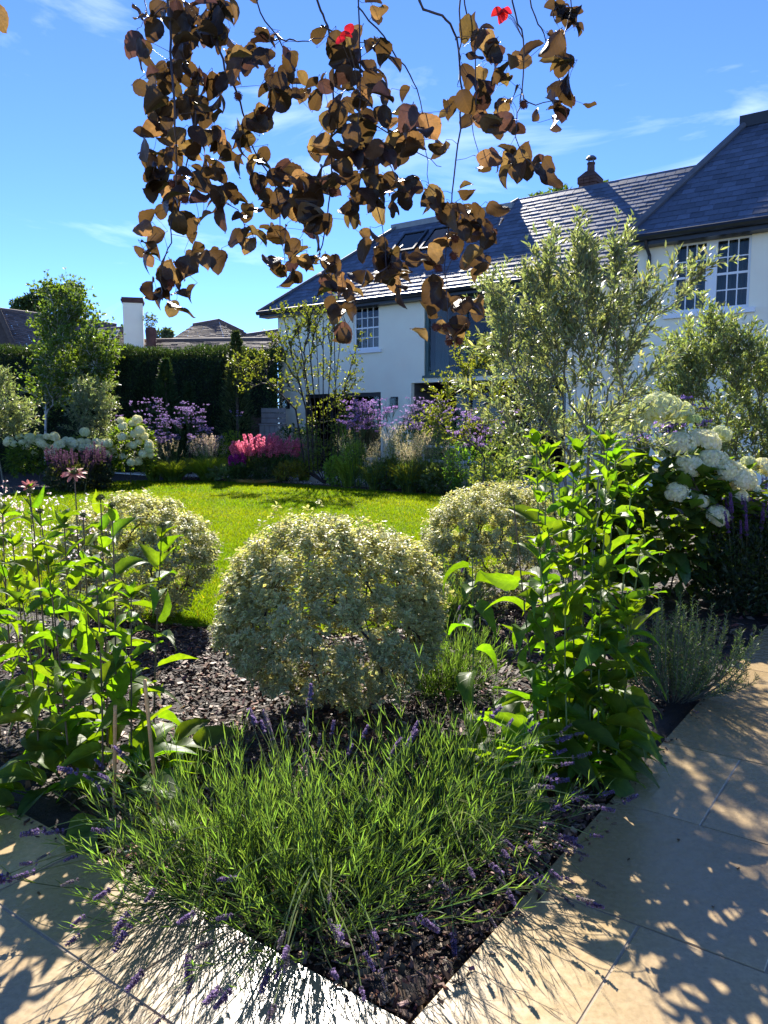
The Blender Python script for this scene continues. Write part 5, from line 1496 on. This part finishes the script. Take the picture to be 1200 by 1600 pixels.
# low wall with pale coping and a bench on the terrace
p0, p1 = at(566, 715, 21.0), at(705, 721, 18.9)
lw0 = thing('low_wall', 'low white garden wall with pale coping behind the far border', 'wall', (p0[0], p0[1], 0))
dr = unit((p1 - p0) * (1, 1, 0)); nr = np.array([-dr[1], dr[0], 0]); Lw_ = np.linalg.norm((p1 - p0)[:2]) + 1.2; p0 = np.array([p0[0], p0[1], 0])
q = MB(); q.box(p0, dr * Lw_, nr * .22, UP * .66); adopt(q.obj('wall_body', M['render']), lw0)
for i in range(6):
    q = MB(); q.box(p0 - nr * .05 + dr * (i * Lw_ / 6 + .004) + UP * .662, dr * (Lw_ / 6 - .008), nr * .34, UP * .06); adopt(q.obj('coping_stone', M['white_paint']), lw0)
# garden table beyond the wall
c = at(672, 688, 20.6); tbt = thing('garden_table', 'pale garden table on the terrace behind the low wall', 'table', (c[0], c[1], 0))
q = MB(); q.box(np.array([c[0], c[1], 0]) + UP * 1.0 - HU * .7, HU * 1.5, HN * .7, UP * .045); adopt(q.obj('table_top', M['white_paint']), tbt)
for (a, b_) in ((-.62, .05), (.68, .05), (-.62, .58), (.68, .58)):
    q = MB(); q.box(np.array([c[0], c[1], .01]) + HU * a + HN * b_, HU * .06, HN * .06, UP * .985); adopt(q.obj('leg', M['white_paint']), tbt)

# ================================================================== PLANTS: right-hand border
ob = np.array([bx(905, 6.2)[0], 6.2, 0.0])
def ao(x, y, Y=6.2): return at(x, y, Y)
branchy('silver_leaved_shrub', 'tall open silvery willow-leaved shrub in front of the slate roof', 'shrub', ob,
        [(ao(818, 484), .42, .4, .35, 1.6), (ao(880, 454), .32, .35, .45, 1.4), (ao(910, 406), .13, .12, .17, .5), (ao(955, 464), .35, .35, .4, 1.3), (ao(1010, 464), .24, .22, .16, .5), (ao(1065, 429), .18, .16, .07, .3), (ao(1105, 412), .10, .1, .04, .15),
         (ao(970, 399), .12, .12, .16, .4), (ao(895, 520), .50, .45, .40, 2.3), (ao(818, 540), .40, .4, .35, 1.3), (ao(975, 520), .28, .3, .34, .9), (ao(788, 620), .28, .3, .40, .7), (ao(850, 620), .35, .35, .40, 1.0), (ao(945, 630), .34, .35, .33, .9), (ao(1030, 575), .14, .2, .14, .2), (ao(870, 655), .30, .3, .22, 1.0), (ao(925, 690), .28, .3, .16, .7), (ao(820, 690), .22, .25, .20, .6), (ao(905, 385), .07, .07, .10, .25), (ao(845, 430), .08, .08, .10, .25), (ao(960, 388), .06, .06, .09, .2), (ao(778, 454), .14, .15, .12, .35), (ao(1000, 690), .3, .3, .2, .4)],
        300, (4, 3, 2), .066, .23, (.185, .215, .13), 'silver_leaf', 'olive_bark', r_tip=.0026, step=.10, power=.33, stems=1, base_r=.0, back=3, lean=.9, spread=.75, tw=1150, tw_len=(.10, .24), tw_leaf=13,
        init=[(ob + (dx, 0, 0), ao(xm, ym), ao(xt, yt)) for dx, xm, ym, xt, yt in ((-.05, 880, 620, 825, 510), (0, 900, 600, 885, 450), (.05, 925, 600, 960, 450), (.08, 950, 610, 1055, 432), (-.08, 850, 650, 770, 560), (.1, 950, 660, 1005, 580))])
def ao2(x, y): return at(x, y, 9.4)
branchy('silver_leaved_shrub', 'dense silvery shrub behind the white hydrangea at the right edge', 'shrub', np.array([bx(1150, 9.4)[0], 9.4, 0]),
        [(ao2(1100, 540), .45, .4, .45, 1.2), (ao2(1140, 620), .75, .5, .55, 2.5), (ao2(1200, 600), .6, .5, .6, 1.8), (ao2(1130, 690), .8, .5, .4, 1.8), (ao2(1060, 600), .35, .3, .35, .8), (ao2(1215, 700), .6, .5, .4, 1.2), (ao2(1145, 545), .2, .2, .25, .4)],
        260, (4, 3, 2), .07, .25, (.17, .21, .09), 'silver_leaf', 'olive_bark', r_tip=.0028, step=.14, power=.35, stems=5, base_r=.1, back=3, spread=.8, tw=1900, tw_len=(.14, .32), tw_leaf=12)
hd = []
for (x, y, r_, kd, Y) in ((1030, 640, 32, 'c', 6.3), (1062, 645, 22, 'c', 6.4), (1085, 656, 11, 'l', 6.2), (995, 660, 24, 'c', 6.4), (965, 650, 20, 'c', 6.5), (1062, 694, 25, 'w', 6.0), (1098, 692, 27, 'w', 6.05), (1128, 678, 15, 'c', 6.4), (1045, 706, 15, 'c', 6.1),
                        (1078, 728, 22, 'w', 5.85), (1112, 722, 26, 'w', 5.9), (1140, 738, 25, 'w', 5.8), (1160, 748, 22, 'w', 5.75), (1152, 775, 18, 'w', 5.85), (1128, 758, 20, 'w', 5.95), (1057, 769, 18, 'w', 5.6), (1097, 783, 12, 'w', 5.6), (1122, 806, 18, 'w', 5.5),
                        (1172, 725, 14, 'c', 6.3), (880, 668, 14, 'c', 6.9), (972, 695, 12, 'c', 6.2), (1195, 730, 16, 'w', 6.2), (1180, 765, 10, 'w', 6.0)):
    Y += .75
    hd.append((at(x, y, Y), r_ * Y / FPX * .94, kd))
hydrangea('white mophead hydrangea with huge flower heads in the right border', (2.62, 7.0, 0), hd, 290, .20, (2.58, 6.85, .62), (.95, .62, .66), None, 290, n_far=1500)
salv_near = [spike_mesh('flower_spike', 12, 6, .16, .008, .020, 70 + k, SALV2) for k in range(3)]
spiky('salvia', 'purple flowered salvia mound beside the paving at the right edge', 'salvia', (3.08, 6.3, 0), .52, .95, 54, salv_near, 'petal', (.032, .050, .024), 7000, .05, sp_h=(.78, 1.02), group=None)
spiky('salvia', 'second purple salvia behind the white hydrangea heads', 'salvia', (3.9, 7.6, 0), .6, 1.02, 34, salv_near, 'petal', (.035, .052, .026), 4000, .055, sp_h=(.78, 1.02))
verbena('small purple verbena flowers above the right hydrangea', (3.2, 8.8, 0), .35, 1.5, 1.85, 10, (.26, .18, .42), puff=.035)

# clipped balls
pittosporum('large variegated clipped ball in the middle of the near bed', (-.28, 4.02, .52), (.63, .60, .48), 6600, .85)
pittosporum('variegated clipped ball behind the left coneflowers', (-1.93, 5.95, .50), (.60, .58, .47), 4400, 1.0)
pittosporum('variegated clipped ball behind the right coneflowers', (.94, 6.45, .52), (.58, .55, .50), 4400, 1.0)

# rosemary on the paving edge: upright needle shoots
def rosemary(label, base, rad, hgt, n):
    base = np.asarray(base, float); t = thing('rosemary', label, 'rosemary', base)
    a = rng.uniform(0, 6.283, n); q = np.sqrt(rng.uniform(0, 1, n)); o = np.stack([np.cos(a), np.sin(a), np.zeros(n)], 1)
    r0 = base + o * (q * rad * .3)[:, None]
    ln = hgt * rng.uniform(.35, 1.0, n) * (1 - .35 * q); tip = base + o * (q * rad * rng.uniform(.7, 1.1, n))[:, None] + UP * ln[:, None]
    mid = r0 * .4 + tip * .6 + o * (.22 * rad * q)[:, None] - UP * (.12 * ln)[:, None]
    s = np.linspace(0, 1, 8)[None, :, None]; path = r0[:, None] * (1 - s) ** 2 + mid[:, None] * 2 * s * (1 - s) + tip[:, None] * s * s
    adopt(MB().tubes(path, np.linspace(.0035, .0012, 8)[None], 4).obj('stem', M['olive_bark'], kind='stuff'), t)
    m = MB()
    for f in np.linspace(.25, 1, 26):
        p = r0 * (1 - f) ** 2 + mid * 2 * f * (1 - f) + tip * f * f; d = unit((mid - r0) * (1 - f) + (tip - mid) * f)
        for k in range(3):
            sd = unit(np.cross(d, rng.normal(size=d.shape)))
            m.inst(LONG, p, d * .9 + sd, rng.normal(size=d.shape), rng.uniform(.018, .034, n), .0042, jitter((.085, .135, .055), n, .25))
    adopt(m.obj('foliage', M['needle'], kind='stuff'), t)
rosemary('rosemary bush spilling over the edge of the paving', (1.63, 4.22, 0), .44, .66, 150)

# ================================================================== PLANTS: near bed
LV = (((250), 1.0, .8), ((200), .8, .8), ((300), .6, .7), ((90), .35, .2), ((140), .5, .5))
lavender('leftmost lavender sprawling over the paving on the left', (-.56, 2.44, 0), .38, .38, 260, 28, ((215, 1.6, .85), (180, 1.2, .6), (140, .7, .3), (255, 1.0, .9)), faded=.25)
lavender('middle lavender in the front corner of the bed', (-.22, 2.30, 0), .40, .45, 290, 46, ((250, 1.0, .8), (290, .8, .8), (90, 1.2, .1)), faded=.5)
lavender('lavender beside the coneflowers spilling on the right paving', (.20, 2.64, 0), .40, .43, 260, 56, ((330, 1.6, .75), (0, 1.5, .5), (300, 1.3, .9), (40, .6, .3)), faded=.3)
lavender('small lavender behind, between the large ball and the right coneflowers', (.36, 4.3, 0), .30, .36, 260, 8, ((60, 1, .2), (120, 1, .2)), faded=.5)
lavender('lavender with upright spikes behind the large clipped ball', (.42, 5.6, 0), .26, .45, 180, 16, ((60, 1, 0), (120, 1, 0), (270, 1, 0)), faded=.2, stalk_len=(.5, .75))

# left coneflowers
cl = thing('coneflower', 'backlit coneflower clump with green buds at the left', 'coneflower', (-1.25, 3.15, 0))
for (x, y, bx_, by_, bud) in ((175, 790, 180, 1225, 1), (157, 778, 168, 1195, 1), (254, 822, 240, 1160, 1), (130, 806, 152, 1190, 1), (100, 815, 122, 1180, 0), (62, 800, 92, 1170, 1), (46, 768, 84, 1195, 1), (20, 850, 60, 1165, 0), (4, 802, 30, 1150, 0),
                              (-32, 830, 0, 1150, 1), (75, 880, 110, 1215, 0), (150, 900, 160, 1235, 0), (205, 930, 205, 1215, 0), (-20, 930, -10, 1190, 0), (35, 940, 62, 1205, 0)):
    p = gp(bx_, by_); tp_ = at(x, y, p[1] + rng.uniform(-.08, .05))
    coneflower_stem(cl, p, tp_, 13, .285, .125, bool(bud), bare=.06 if bud else .02)
basal(cl, (-1.2, 3.12, 0), 34, .38, .22, .34)
basal(cl, (-1.05, 3.0, 0), 12, .25, .22, .32, (.1, .8))
pet = big_leaf(5, 4, lambda s: .75 + .45 * math.sin(math.pi * s) - .7 * max(0, s - .8) * 3, .10, .25, .02, 0, 80, .045, .0125, 0, 0)
M['pink_petal'] = leaf_mat('pink_petal', .5, .5, .25, (1.3, 1.05, .95), base=(.62, .27, .24), rand=.12)
pet_me = pet.mesh('petal', True)
for (x, y, bx_, by_, sc_) in ((116, 740, 130, 1120, 1.0), (46, 762, 66, 1110, .8)):
    p = gp(bx_, by_); tp_ = at(x, y, p[1] - .05)
    f = thing('coneflower', 'tall pink coneflower in bloom above the left ball' if sc_ == 1 else 'half-open pink coneflower at the far left beside green buds', 'coneflower', p)
    coneflower_stem(f, p, tp_, 6, .13, .07, False, bare=.30)
    place('flower_cone', cone_open, M['cone'], f, tp_ + UP * .004, np.array([.10, -.45, .9]), 1.3 * sc_)
    fn_ = unit(np.array([.10, -.45, .9])); fe1 = unit(np.cross(fn_, np.array([0, 1.0, 0]))); fe2 = np.cross(fn_, fe1)
    for k in range(13):
        a = k * 6.283 / 13 + rng.normal(0, .1); e = rng.normal(.05 if sc_ == 1 else .6, .12)
        rd_ = fe1 * math.cos(a) + fe2 * math.sin(a)
        leaf_at(f, pet_me, M['pink_petal'], tp_ + rd_ * .009 * sc_, rd_ * math.cos(e) + fn_ * math.sin(e), fn_, 1.25 * sc_, 'petal')
# canes
for (x, y, bx_, by_, lb) in ((180, 1102, 178, 1258, 'short bamboo cane upright among the left coneflower leaves'), (226, 1062, 248, 1278, 'leaning bamboo cane in front of the left coneflowers')):
    p = gp(bx_, by_) - UP * .03; tp_ = at(x, y, p[1] + .02); t = tp_ - p
    s = np.linspace(0, 1, 13); rr = np.where(np.arange(13) % 4 == 2, .0082, .0070)
    tag(MB().tubes(p + s[:, None] * t, rr[None], 9).obj('bamboo_cane', M['cane'], smooth=True), lb, 'cane', 'bamboo canes')
# airy white gaura and pink sprays at the left edge
def gaura(label, base, n, rad, h0, h1, colf):
    base = np.asarray(base, float); t = thing('gaura', label, 'gaura', base, 'airy flowers at the left edge')
    S, Pp = [], []
    for i in range(n):
        a = rng.uniform(0, 6.28); q = rng.uniform(0, rad); h = rng.uniform(h0, h1)
        b0 = base + np.array([math.cos(a) * q * .3, math.sin(a) * q * .3, 0]); tp_ = base + np.array([math.cos(a) * q, math.sin(a) * q, h])
        S.append(np.stack([b0, (b0 + tp_) / 2 + UP * .06, tp_])); k = 14
        f = rng.uniform(.62, 1, (k, 1)); Pp.append(S[-1][1] * (1 - f) * 2 * f + tp_ * f * f + b0 * (1 - f) ** 2 + rng.normal(0, .014, (k, 3)))
    S = np.array(S); Pp = np.concatenate(Pp)
    adopt(MB().tubes(S, np.array([[.002, .0016, .0009]]), 4, jitter((.14, .15, .06), n, .2)).obj('stem', M['needle'], kind='stuff'), t)
    m = MB()
    for k in range(4):
        m.inst(LEAF, Pp, rng.normal(size=Pp.shape), rng.normal(size=Pp.shape), .016, .009, jitter(colf, len(Pp), .15))
    adopt(m.obj('flower', M['petal'], kind='stuff'), t)
    P = np.repeat(S[:, 1], 14, 0) + rng.normal(0, .09, (len(S) * 14, 3)) * (1, 1, 2.2)
    P[:, 2] = np.maximum(P[:, 2], .05)
    adopt(MB().inst(LONG, P, rng.normal(size=P.shape) + UP * .5, rng.normal(size=P.shape) + UP, .06, .011, jitter((.09, .13, .035), len(P))).obj('foliage', M['leaf'], kind='stuff'), t)
gaura('white airy gaura spikes behind the left coneflowers', (-2.05, 4.5, 0), 20, .45, .95, 1.28, (.80, .76, .68))
gaura('pale pink gaura spikes at the far left edge', (-2.9, 5.6, 0), 18, .35, .9, 1.25, (.76, .58, .52))

# right coneflowers
cr = thing('coneflower', 'tall dense coneflower clump with pointed leaves beside the right paving', 'coneflower', (.85, 3.35, 0))
for (x, y, bx_, by_, bud) in ((838, 690, 868, 1190, 0), (852, 712, 880, 1200, 0), (896, 738, 905, 1205, 0), (948, 692, 930, 1185, 0), (962, 716, 940, 1190, 0), (873, 752, 893, 1180, 0), (986, 770, 950, 1200, 0), (1000, 860, 962, 1195, 0), (802, 778, 850, 1200, 1),
                              (925, 806, 918, 1215, 0), (906, 705, 912, 1175, 0), (842, 850, 858, 1215, 0), (940, 900, 935, 1220, 0), (980, 960, 955, 1215, 0), (885, 880, 890, 1225, 0)):
    p = gp(bx_, by_); tp_ = at(x, y, p[1] + rng.uniform(-.05, .12))
    coneflower_stem(cr, p, tp_, 16, .30, .13, bool(bud), bare=.02 if not bud else .3, stem_mat='green_stem' if bud == 0 else 'purple_stem', start=.06)
basal(cr, (.74, 3.28, 0), 26, .24, .22, .33, (.35, 1.1))
cs_ = thing('coneflower', 'single short coneflower stem with drooping leaves right of the large ball', 'coneflower', gp(738, 1165))
p = gp(738, 1170)
coneflower_stem(cs_, p, at(738, 868, p[1]), 8, .24, .20, True, bare=.06, stem_mat='green_stem', start=.15, droop=.55)
basal(cs_, p + np.array([.06, -.25, 0]), 16, .20, .24, .36, (.1, 1.0))
basal(cs_, p + np.array([.20, -.34, 0]), 10, .14, .22, .30, (.3, 1.0))

# recessed garden lights in the mulch
def m_lens():
    m, n, l = new_mat('lamp_lens'); p = n.new('ShaderNodeBsdfPrincipled'); p.inputs['Base Color'].default_value = (.16, .20, .20, 1); p.inputs['Roughness'].default_value = .08
    out(n, l, p.outputs[0]); return m
M['lens'] = m_lens(); M['steel'] = plain('steel', (.10, .11, .11), .35, .5, .15, 20, metal=.9)
for (x, y, lb) in ((685, 1441, 'recessed garden light in mulch near the front corner of the bed'), (986, 1131, 'recessed garden light in mulch between right coneflowers and rosemary'), (196, 1326, 'recessed garden light half hidden under the leftmost lavender')):
    c = gp(x, y); t = thing('garden_light', lb, 'light', c, 'recessed garden lights')
    adopt(MB().tubes(np.array([c + UP * z for z in (-.06, -.012, -.008, -.008)]), [[.034, .034, .031, .026]], 20).obj('rim', M['steel'], smooth=False), t)
    adopt(MB().tubes(np.array([c + UP * z for z in (-.04, -.0065, -.0055)]), [[.0255, .0255, .018]], 20).obj('lens', M['lens'], smooth=False), t)

# fallen scraps on the paving
sc = leaf_mat('dry_leaf', .2, .7, .2, base=(.10, .055, .03), rand=.4)
dry_me = big_leaf(5, 4, PROF_O, .5, .6, .12, 0, 90, .02, .011, .003).mesh('fallen_leaf', True)
spots = [(130, 1503), (345, 1573), (352, 1560), (1056, 1313), (880, 1208), (1157, 1360), (310, 1540), (1115, 1420), (60, 1395), (1000, 1220), (160, 1575), (985, 1345)]
lbs = ['dark dry leaf scrap on the left paving below the lavender', 'dry leaf scrap on the bright wet paving at the bottom', 'second dry scrap just above another on the bright wet paving', 'tiny dry scrap on the wet right paving near a joint',
       'tiny scrap on the right paving beside the soil edge', 'small dark scrap on wet paving near the right edge', 'pale dry scrap under lavender stalks on the bright paving', 'brown scrap on the sunlit right paving', 'small brown scrap at the left edge paving',
       'tiny scrap beside the puddle on the right paving', 'brown scrap at the very bottom left paving', 'tiny scrap among lavender shadows on right paving']
for (x, y), lb in zip(spots, lbs):
    o = link('fallen_leaf', dry_me, sc); p = gp(x, y); o.location = (p[0], p[1], .006); o.rotation_euler = (rng.normal(0, .3), rng.normal(0, .3), rng.uniform(0, 6.28)); s = rng.uniform(.5, 1.1); o.scale = (s, s, s)
    tag(o, lb, 'leaf', 'fallen leaf scraps')

# ================================================================== COPPER BEECH hanging into the top of the picture
beech = thing('copper_beech', 'copper beech branches with bronze leaves hanging from the top', 'tree', (.3, 3.6, 0))
TW = [[(255, -140), (262, 0), (268, 80), (273, 180), (276, 260), (270, 330), (266, 378), (250, 420), (258, 455)],
      [(320, -130), (330, 0), (345, 90), (372, 150), (385, 195), (400, 240), (430, 290), (438, 360), (445, 410)],
      [(385, -120), (400, 0), (430, 55), (450, 88), (455, 130), (470, 160)], [(430, 55), (446, 62), (472, 64), (505, 58)],
      [(310, 130), (302, 220), (290, 270), (320, 300), (372, 330), (385, 365)],
      [(485, -120), (497, 0), (512, 40), (521, 110), (519, 200), (516, 300), (506, 370), (500, 410), (522, 440), (530, 480), (545, 515)],
      [(545, -120), (558, 0), (563, 90), (561, 180), (560, 260), (588, 320), (602, 380), (605, 430)],
      [(558, 10), (600, 58), (640, 118), (658, 160), (665, 235), (672, 300)], [(560, 180), (610, 210), (650, 235), (690, 262)],
      [(640, -120), (655, 0), (690, 25), (712, 60), (721, 150), (712, 250), (704, 320), (696, 400), (697, 460), (700, 525)], [(712, 60), (718, 58), (735, 56)], [(720, -60), (720, 40), (718, 90), (716, 130)],
      [(712, -120), (725, 5), (740, 60), (744, 150), (737, 195), (748, 240)], [(705, 320), (735, 335), (748, 360)],
      [(788, -120), (800, 5), (818, 60), (815, 140), (807, 190), (812, 235), (840, 265)], [(815, 140), (825, 160), (872, 158)],
      [(818, -110), (830, 10), (850, 55), (866, 108), (885, 138)], [(880, -100), (892, 0), (888, 30), (880, 60)], [(505, 40), (540, 60), (575, 70)], [(240, -120), (225, -20), (230, 20), (228, 55)]]
twm = []
for i, pl in enumerate(TW):
    Y = 2.75 + .55 * ((i * 37) % 11) / 11
    if i == 17: Y = 3.6
    P = np.array([at(x, y, Y + .10 * math.sin(j * 1.7 + i)) for j, (x, y) in enumerate(pl)])
    # smooth
    m_ = []
    for j in range(len(P) - 1):
        a, b_, c, d = P[max(j - 1, 0)], P[j], P[j + 1], P[min(j + 2, len(P) - 1)]
        for t_ in np.linspace(0, 1, 5)[:-1]:
            m_.append(.5 * (2 * b_ + (c - a) * t_ + (2 * a - 5 * b_ + 4 * c - d) * t_ ** 2 + (3 * b_ - a - 3 * c + d) * t_ ** 3))
    m_.append(P[-1]); Q = np.array(m_); Q += rng.normal(0, .0025, Q.shape)
    r0 = .0052 if len(pl) > 8 else .0034
    adopt(MB().tubes(Q, np.linspace(r0, .0012, len(Q))[None], 6).obj('twig', M['beech_twig'], smooth=True), beech)
    twm.append(Q)
TWP = np.concatenate(twm)
# the boughs above the picture that the twigs hang from
top_pts = sorted([q[0] for q in twm if q[0][2] > 3.4], key=lambda p: p[0])
bo = np.array([p + UP * .06 for p in top_pts]); bo = np.concatenate([bo, bo[-1:] + np.array([[.5, .35, .25]]), bo[-1:] + np.array([[1.3, .9, .55]])])
adopt(MB().tubes(bo, np.linspace(.010, .05, len(bo))[None], 8).obj('branch', M['beech_twig'], smooth=True), beech)
for p in top_pts:
    adopt(MB().tubes(np.array([p - UP * .01, p + UP * .07]), .006, 6).obj('twig', M['beech_twig']), beech)
PROF_B = lambda s: max(0.0, math.sin(math.pi * (s * .98 + .01) ** .92)) ** .60 if s < .999 else .0
bl_me = [big_leaf(12, 6, PROF_B, fo, dr, wv, .03, 100 + k, 1, (.74, .66, .70, .78, .60, .72, .68, .74)[k], .10, cu).mesh('leaf', True) for k, (fo, dr, wv, cu) in enumerate(((.05, .2, .04, 0), (.14, .4, .06, .07), (.08, .7, .05, -.08), (.25, .3, .05, .05), (.06, -.3, .06, -.05), (.16, .9, .05, .06), (.10, .5, .08, -.10), (.4, .3, .05, 0)))]
bl_dark = [m_.copy() for m_ in bl_me]; bl_red = [m_.copy() for m_ in bl_me]
M['beech_dark'] = leaf_mat('dark_beech_leaf', .30, .42, .45, (4.0, 2.6, 1.8), base=(.024, .017, .018), rand=.5, veins=8, rand_hue=.03)
CLU = [(225,25,3),(252,18,4),(228,60,2),(300,28,7),(340,18,7),(285,70,6),(330,58,7),(372,90,5),(240,105,4),(268,112,5),(300,115,5),(345,130,5),(232,142,2),(250,165,4),(295,160,5),(332,172,4),(238,195,3),(262,208,4),(240,232,3),(270,238,3),(306,214,3),(243,256,3),(245,282,4),(266,290,3),(292,282,2),(262,318,4),(300,350,3),(235,350,2),(297,395,3),(326,392,1),(234,402,3),(270,422,4),(250,458,4),(290,462,2),
 (395,88,3),(415,52,3),(455,108,4),(420,130,3),(436,152,4),(470,150,3),(400,192,4),(380,212,3),(364,246,2),(330,212,3),(342,247,2),(402,250,3),(320,272,2),(336,300,2),(352,306,3),(412,290,4),(440,268,4),(470,272,3),(436,320,4),(376,322,3),(386,362,4),(430,366,4),(440,412,3),(470,400,3),(452,440,2),(476,330,4),(492,300,4),(500,350,3),
 (520,58,1),(545,52,2),(585,20,2),(575,62,2),(600,86,2),(560,112,3),(540,120,3),(510,132,3),(490,132,2),(535,160,4),(560,150,4),(600,145,2),(632,160,1),(520,192,4),(560,202,4),(600,186,3),(632,200,3),(660,192,3),(540,240,5),(570,250,5),(600,240,4),(640,232,4),(680,222,2),(500,232,3),(520,280,4),(560,290,5),(600,290,5),(640,290,4),(680,302,4),(550,330,3),(590,322,3),(632,322,2),(520,430,5),(500,405,3),(540,455,4),(525,490,4),(542,516,2),(580,382,2),(602,400,6),(612,432,5),(570,432,2),(640,420,3),(662,402,4),
 (705,340,4),(728,345,6),(748,362,6),(742,402,4),(700,372,3),(768,326,2),(690,458,3),(678,466,1),(738,482,3),(700,512,4),(672,500,1),
 (745,52,3),(765,76,4),(742,112,3),(795,100,2),(756,142,2),(705,162,2),(736,176,3),(762,192,3),(792,150,3),(796,192,1),(770,242,4),(802,252,5),(842,262,3),(735,288,1),(830,70,1),(868,78,4),(896,92,2),(874,155,3),(906,160,2),(856,196,1)]
bleaves = []
for (x, y, k) in CLU:
    for i in range(int(round(k * 1.55 + rng.uniform(0, .7)))):
        p = at(x + rng.normal(0, 11), y + rng.normal(0, 10), 3.0 + rng.normal(0, .16))
        d2 = np.linalg.norm(TWP - p, axis=1); q = TWP[np.argmin(d2)]
        # pull depth towards the twig that carries the leaf
        tgt = at(*[x, y], q[1]); p = p + (tgt - at(x, y, p[1])) * .8
        bleaves.append((p, q))
for i in range(20):
    bleaves.append((at(887 + rng.normal(0, 11), 22 + rng.normal(0, 20), 4.4), TWP[np.argmin(np.linalg.norm(TWP - at(887, 22, 3.6), axis=1))]))
for i in range(70):        # leaves above the picture
    q = top_pts[int(rng.integers(len(top_pts)))]; bleaves.append((q + rng.normal(0, .10, 3) - UP * .02, q))
anchors = list(TWP); nl_ = []
for (p, q) in sorted(bleaves, key=lambda e: np.linalg.norm(e[0] - e[1])):
    A_ = np.array(anchors); d_ = np.linalg.norm(A_ - p, axis=1); q2 = A_[np.argmin(d_)]
    nl_.append((p, q2)); anchors.append(p * .8 + q2 * .2)
bleaves = nl_
order = sorted(range(len(bleaves)), key=lambda i: (bleaves[i][0][2] > 3.18, rng.uniform()))
rest = MB(); pts_ = MB(); npt = 0
for rank, i in enumerate(order):
    p, q = bleaves[i]
    d = p - q; dn = np.linalg.norm(d)
    base_ = p if dn > .02 else p + rng.normal(0, .01, 3)
    D = unit(unit(d + 1e-6) * .45 + np.array([rng.normal(0, .65), rng.normal(0, .40), -.38 + rng.normal(0, .45)]))
    Nn_ = unit(np.array([rng.normal(0, .45), -.6 + rng.normal(0, .6), .55 + rng.normal(0, .6)]))
    s = rng.uniform(.064, .114)
    start = base_ - D * s * .45
    pts_.tubes(np.array([q, (q + start) / 2 + rng.normal(0, .004, 3), start]), [[.0010, .0008, .0007]], 4)
    me = bl_me[int(rng.integers(8))]
    if rank < 300:
        dk_ = rng.uniform() < .25
        leaf_at(beech, bl_dark[bl_me.index(me)] if dk_ else me, M['beech_dark'] if dk_ else M['beech_leaf'], start, D, Nn_, s)
    else:
        y_ = unit(np.cross(Nn_, D)); z_ = np.cross(D, y_); co = np.zeros(len(me.vertices) * 3, np.float32); me.vertices.foreach_get('co', co); co = co.reshape(-1, 3)
        V = start + s * (co[:, :1] * D + co[:, 1:2] * y_ + co[:, 2:] * z_)
        fs_ = [np.array([list(f.vertices) for f in me.polygons if len(f.vertices) == 4])]
        ua = np.zeros(len(me.vertices) * 2, np.float32); me.attributes['leaf_uv'].data.foreach_get('vector', ua)
        rest.add(V, fs_, None, ua.reshape(-1, 2))
adopt(pts_.obj('leaf_stalk', M['beech_twig'], kind='stuff'), beech)
if rest.n: adopt(rest.obj('leaves', M['beech_leaf'], smooth=True, kind='stuff'), beech)
for (x, y, n_) in ((537, 57, 3), (784, 14, 4)):
    for i in range(n_):
        p = at(x + rng.normal(0, 6), y + rng.normal(0, 5), 2.45)
        leaf_at(beech, bl_red[i % 6], M['red_leaf'], p, np.array([rng.normal(), -.2, rng.normal()]), np.array([.3, -1, .5]), .040)
        q = TWP[np.argmin(np.linalg.norm(TWP - p, axis=1))]
        adopt(MB().tubes(np.array([q, (q + p) / 2 + UP * .02, p]), .0009, 4).obj('leaf_stalk', M['beech_twig']), beech)
# bristly nut husks
def husk_mesh(seed):
    r = np.random.default_rng(seed); n = 260; d = unit(r.normal(size=(n, 3)))
    m = MB().inst(LONG, d * np.array([.010, .010, .012]), d + r.normal(0, .3, d.shape), r.normal(size=d.shape), .006, .0012, (.10, .04, .03))
    th = np.linspace(.01, 3.13, 7); V = [(math.sin(a) * .0105 * math.cos(b_), math.sin(a) * .0105 * math.sin(b_), math.cos(a) * .0125) for a in th for b_ in np.arange(9) * .698]
    m.add(np.array(V), np.array([(i * 9 + j, i * 9 + (j + 1) % 9, (i + 1) * 9 + (j + 1) % 9, (i + 1) * 9 + j) for i in range(6) for j in range(9)]))
    return m.mesh('nut_husk')
hm = husk_mesh(1)
for (x, y) in ((682, 511), (697, 511), (702, 534), (718, 533), (711, 372), (709, 400), (685, 419), (687, 337), (269, 287), (289, 312), (403, 295), (446, 330), (342, 313), (740, 168), (818, 163), (268, 443), (372, 150), (520, 300)):
    p = at(x, y, 2.9); q = TWP[np.argmin(np.linalg.norm(TWP - p, axis=1))]; p = at(x, y, q[1])
    o = place('nut_husk', hm, M['husk'], beech, p, rng.normal(size=3), 1.15, 0)
    adopt(MB().tubes(np.array([q, (p + q) / 2 + UP * .006, p]), .0014, 4).obj('husk_stalk', M['beech_twig']), beech)
# a leaf tip at the top left corner
leaf_at(beech, bl_me[2], M['beech_leaf'], at(-22, 2, 2.9), np.array([.75, 0, -.75]), np.array([.2, -1, .3]), .105)
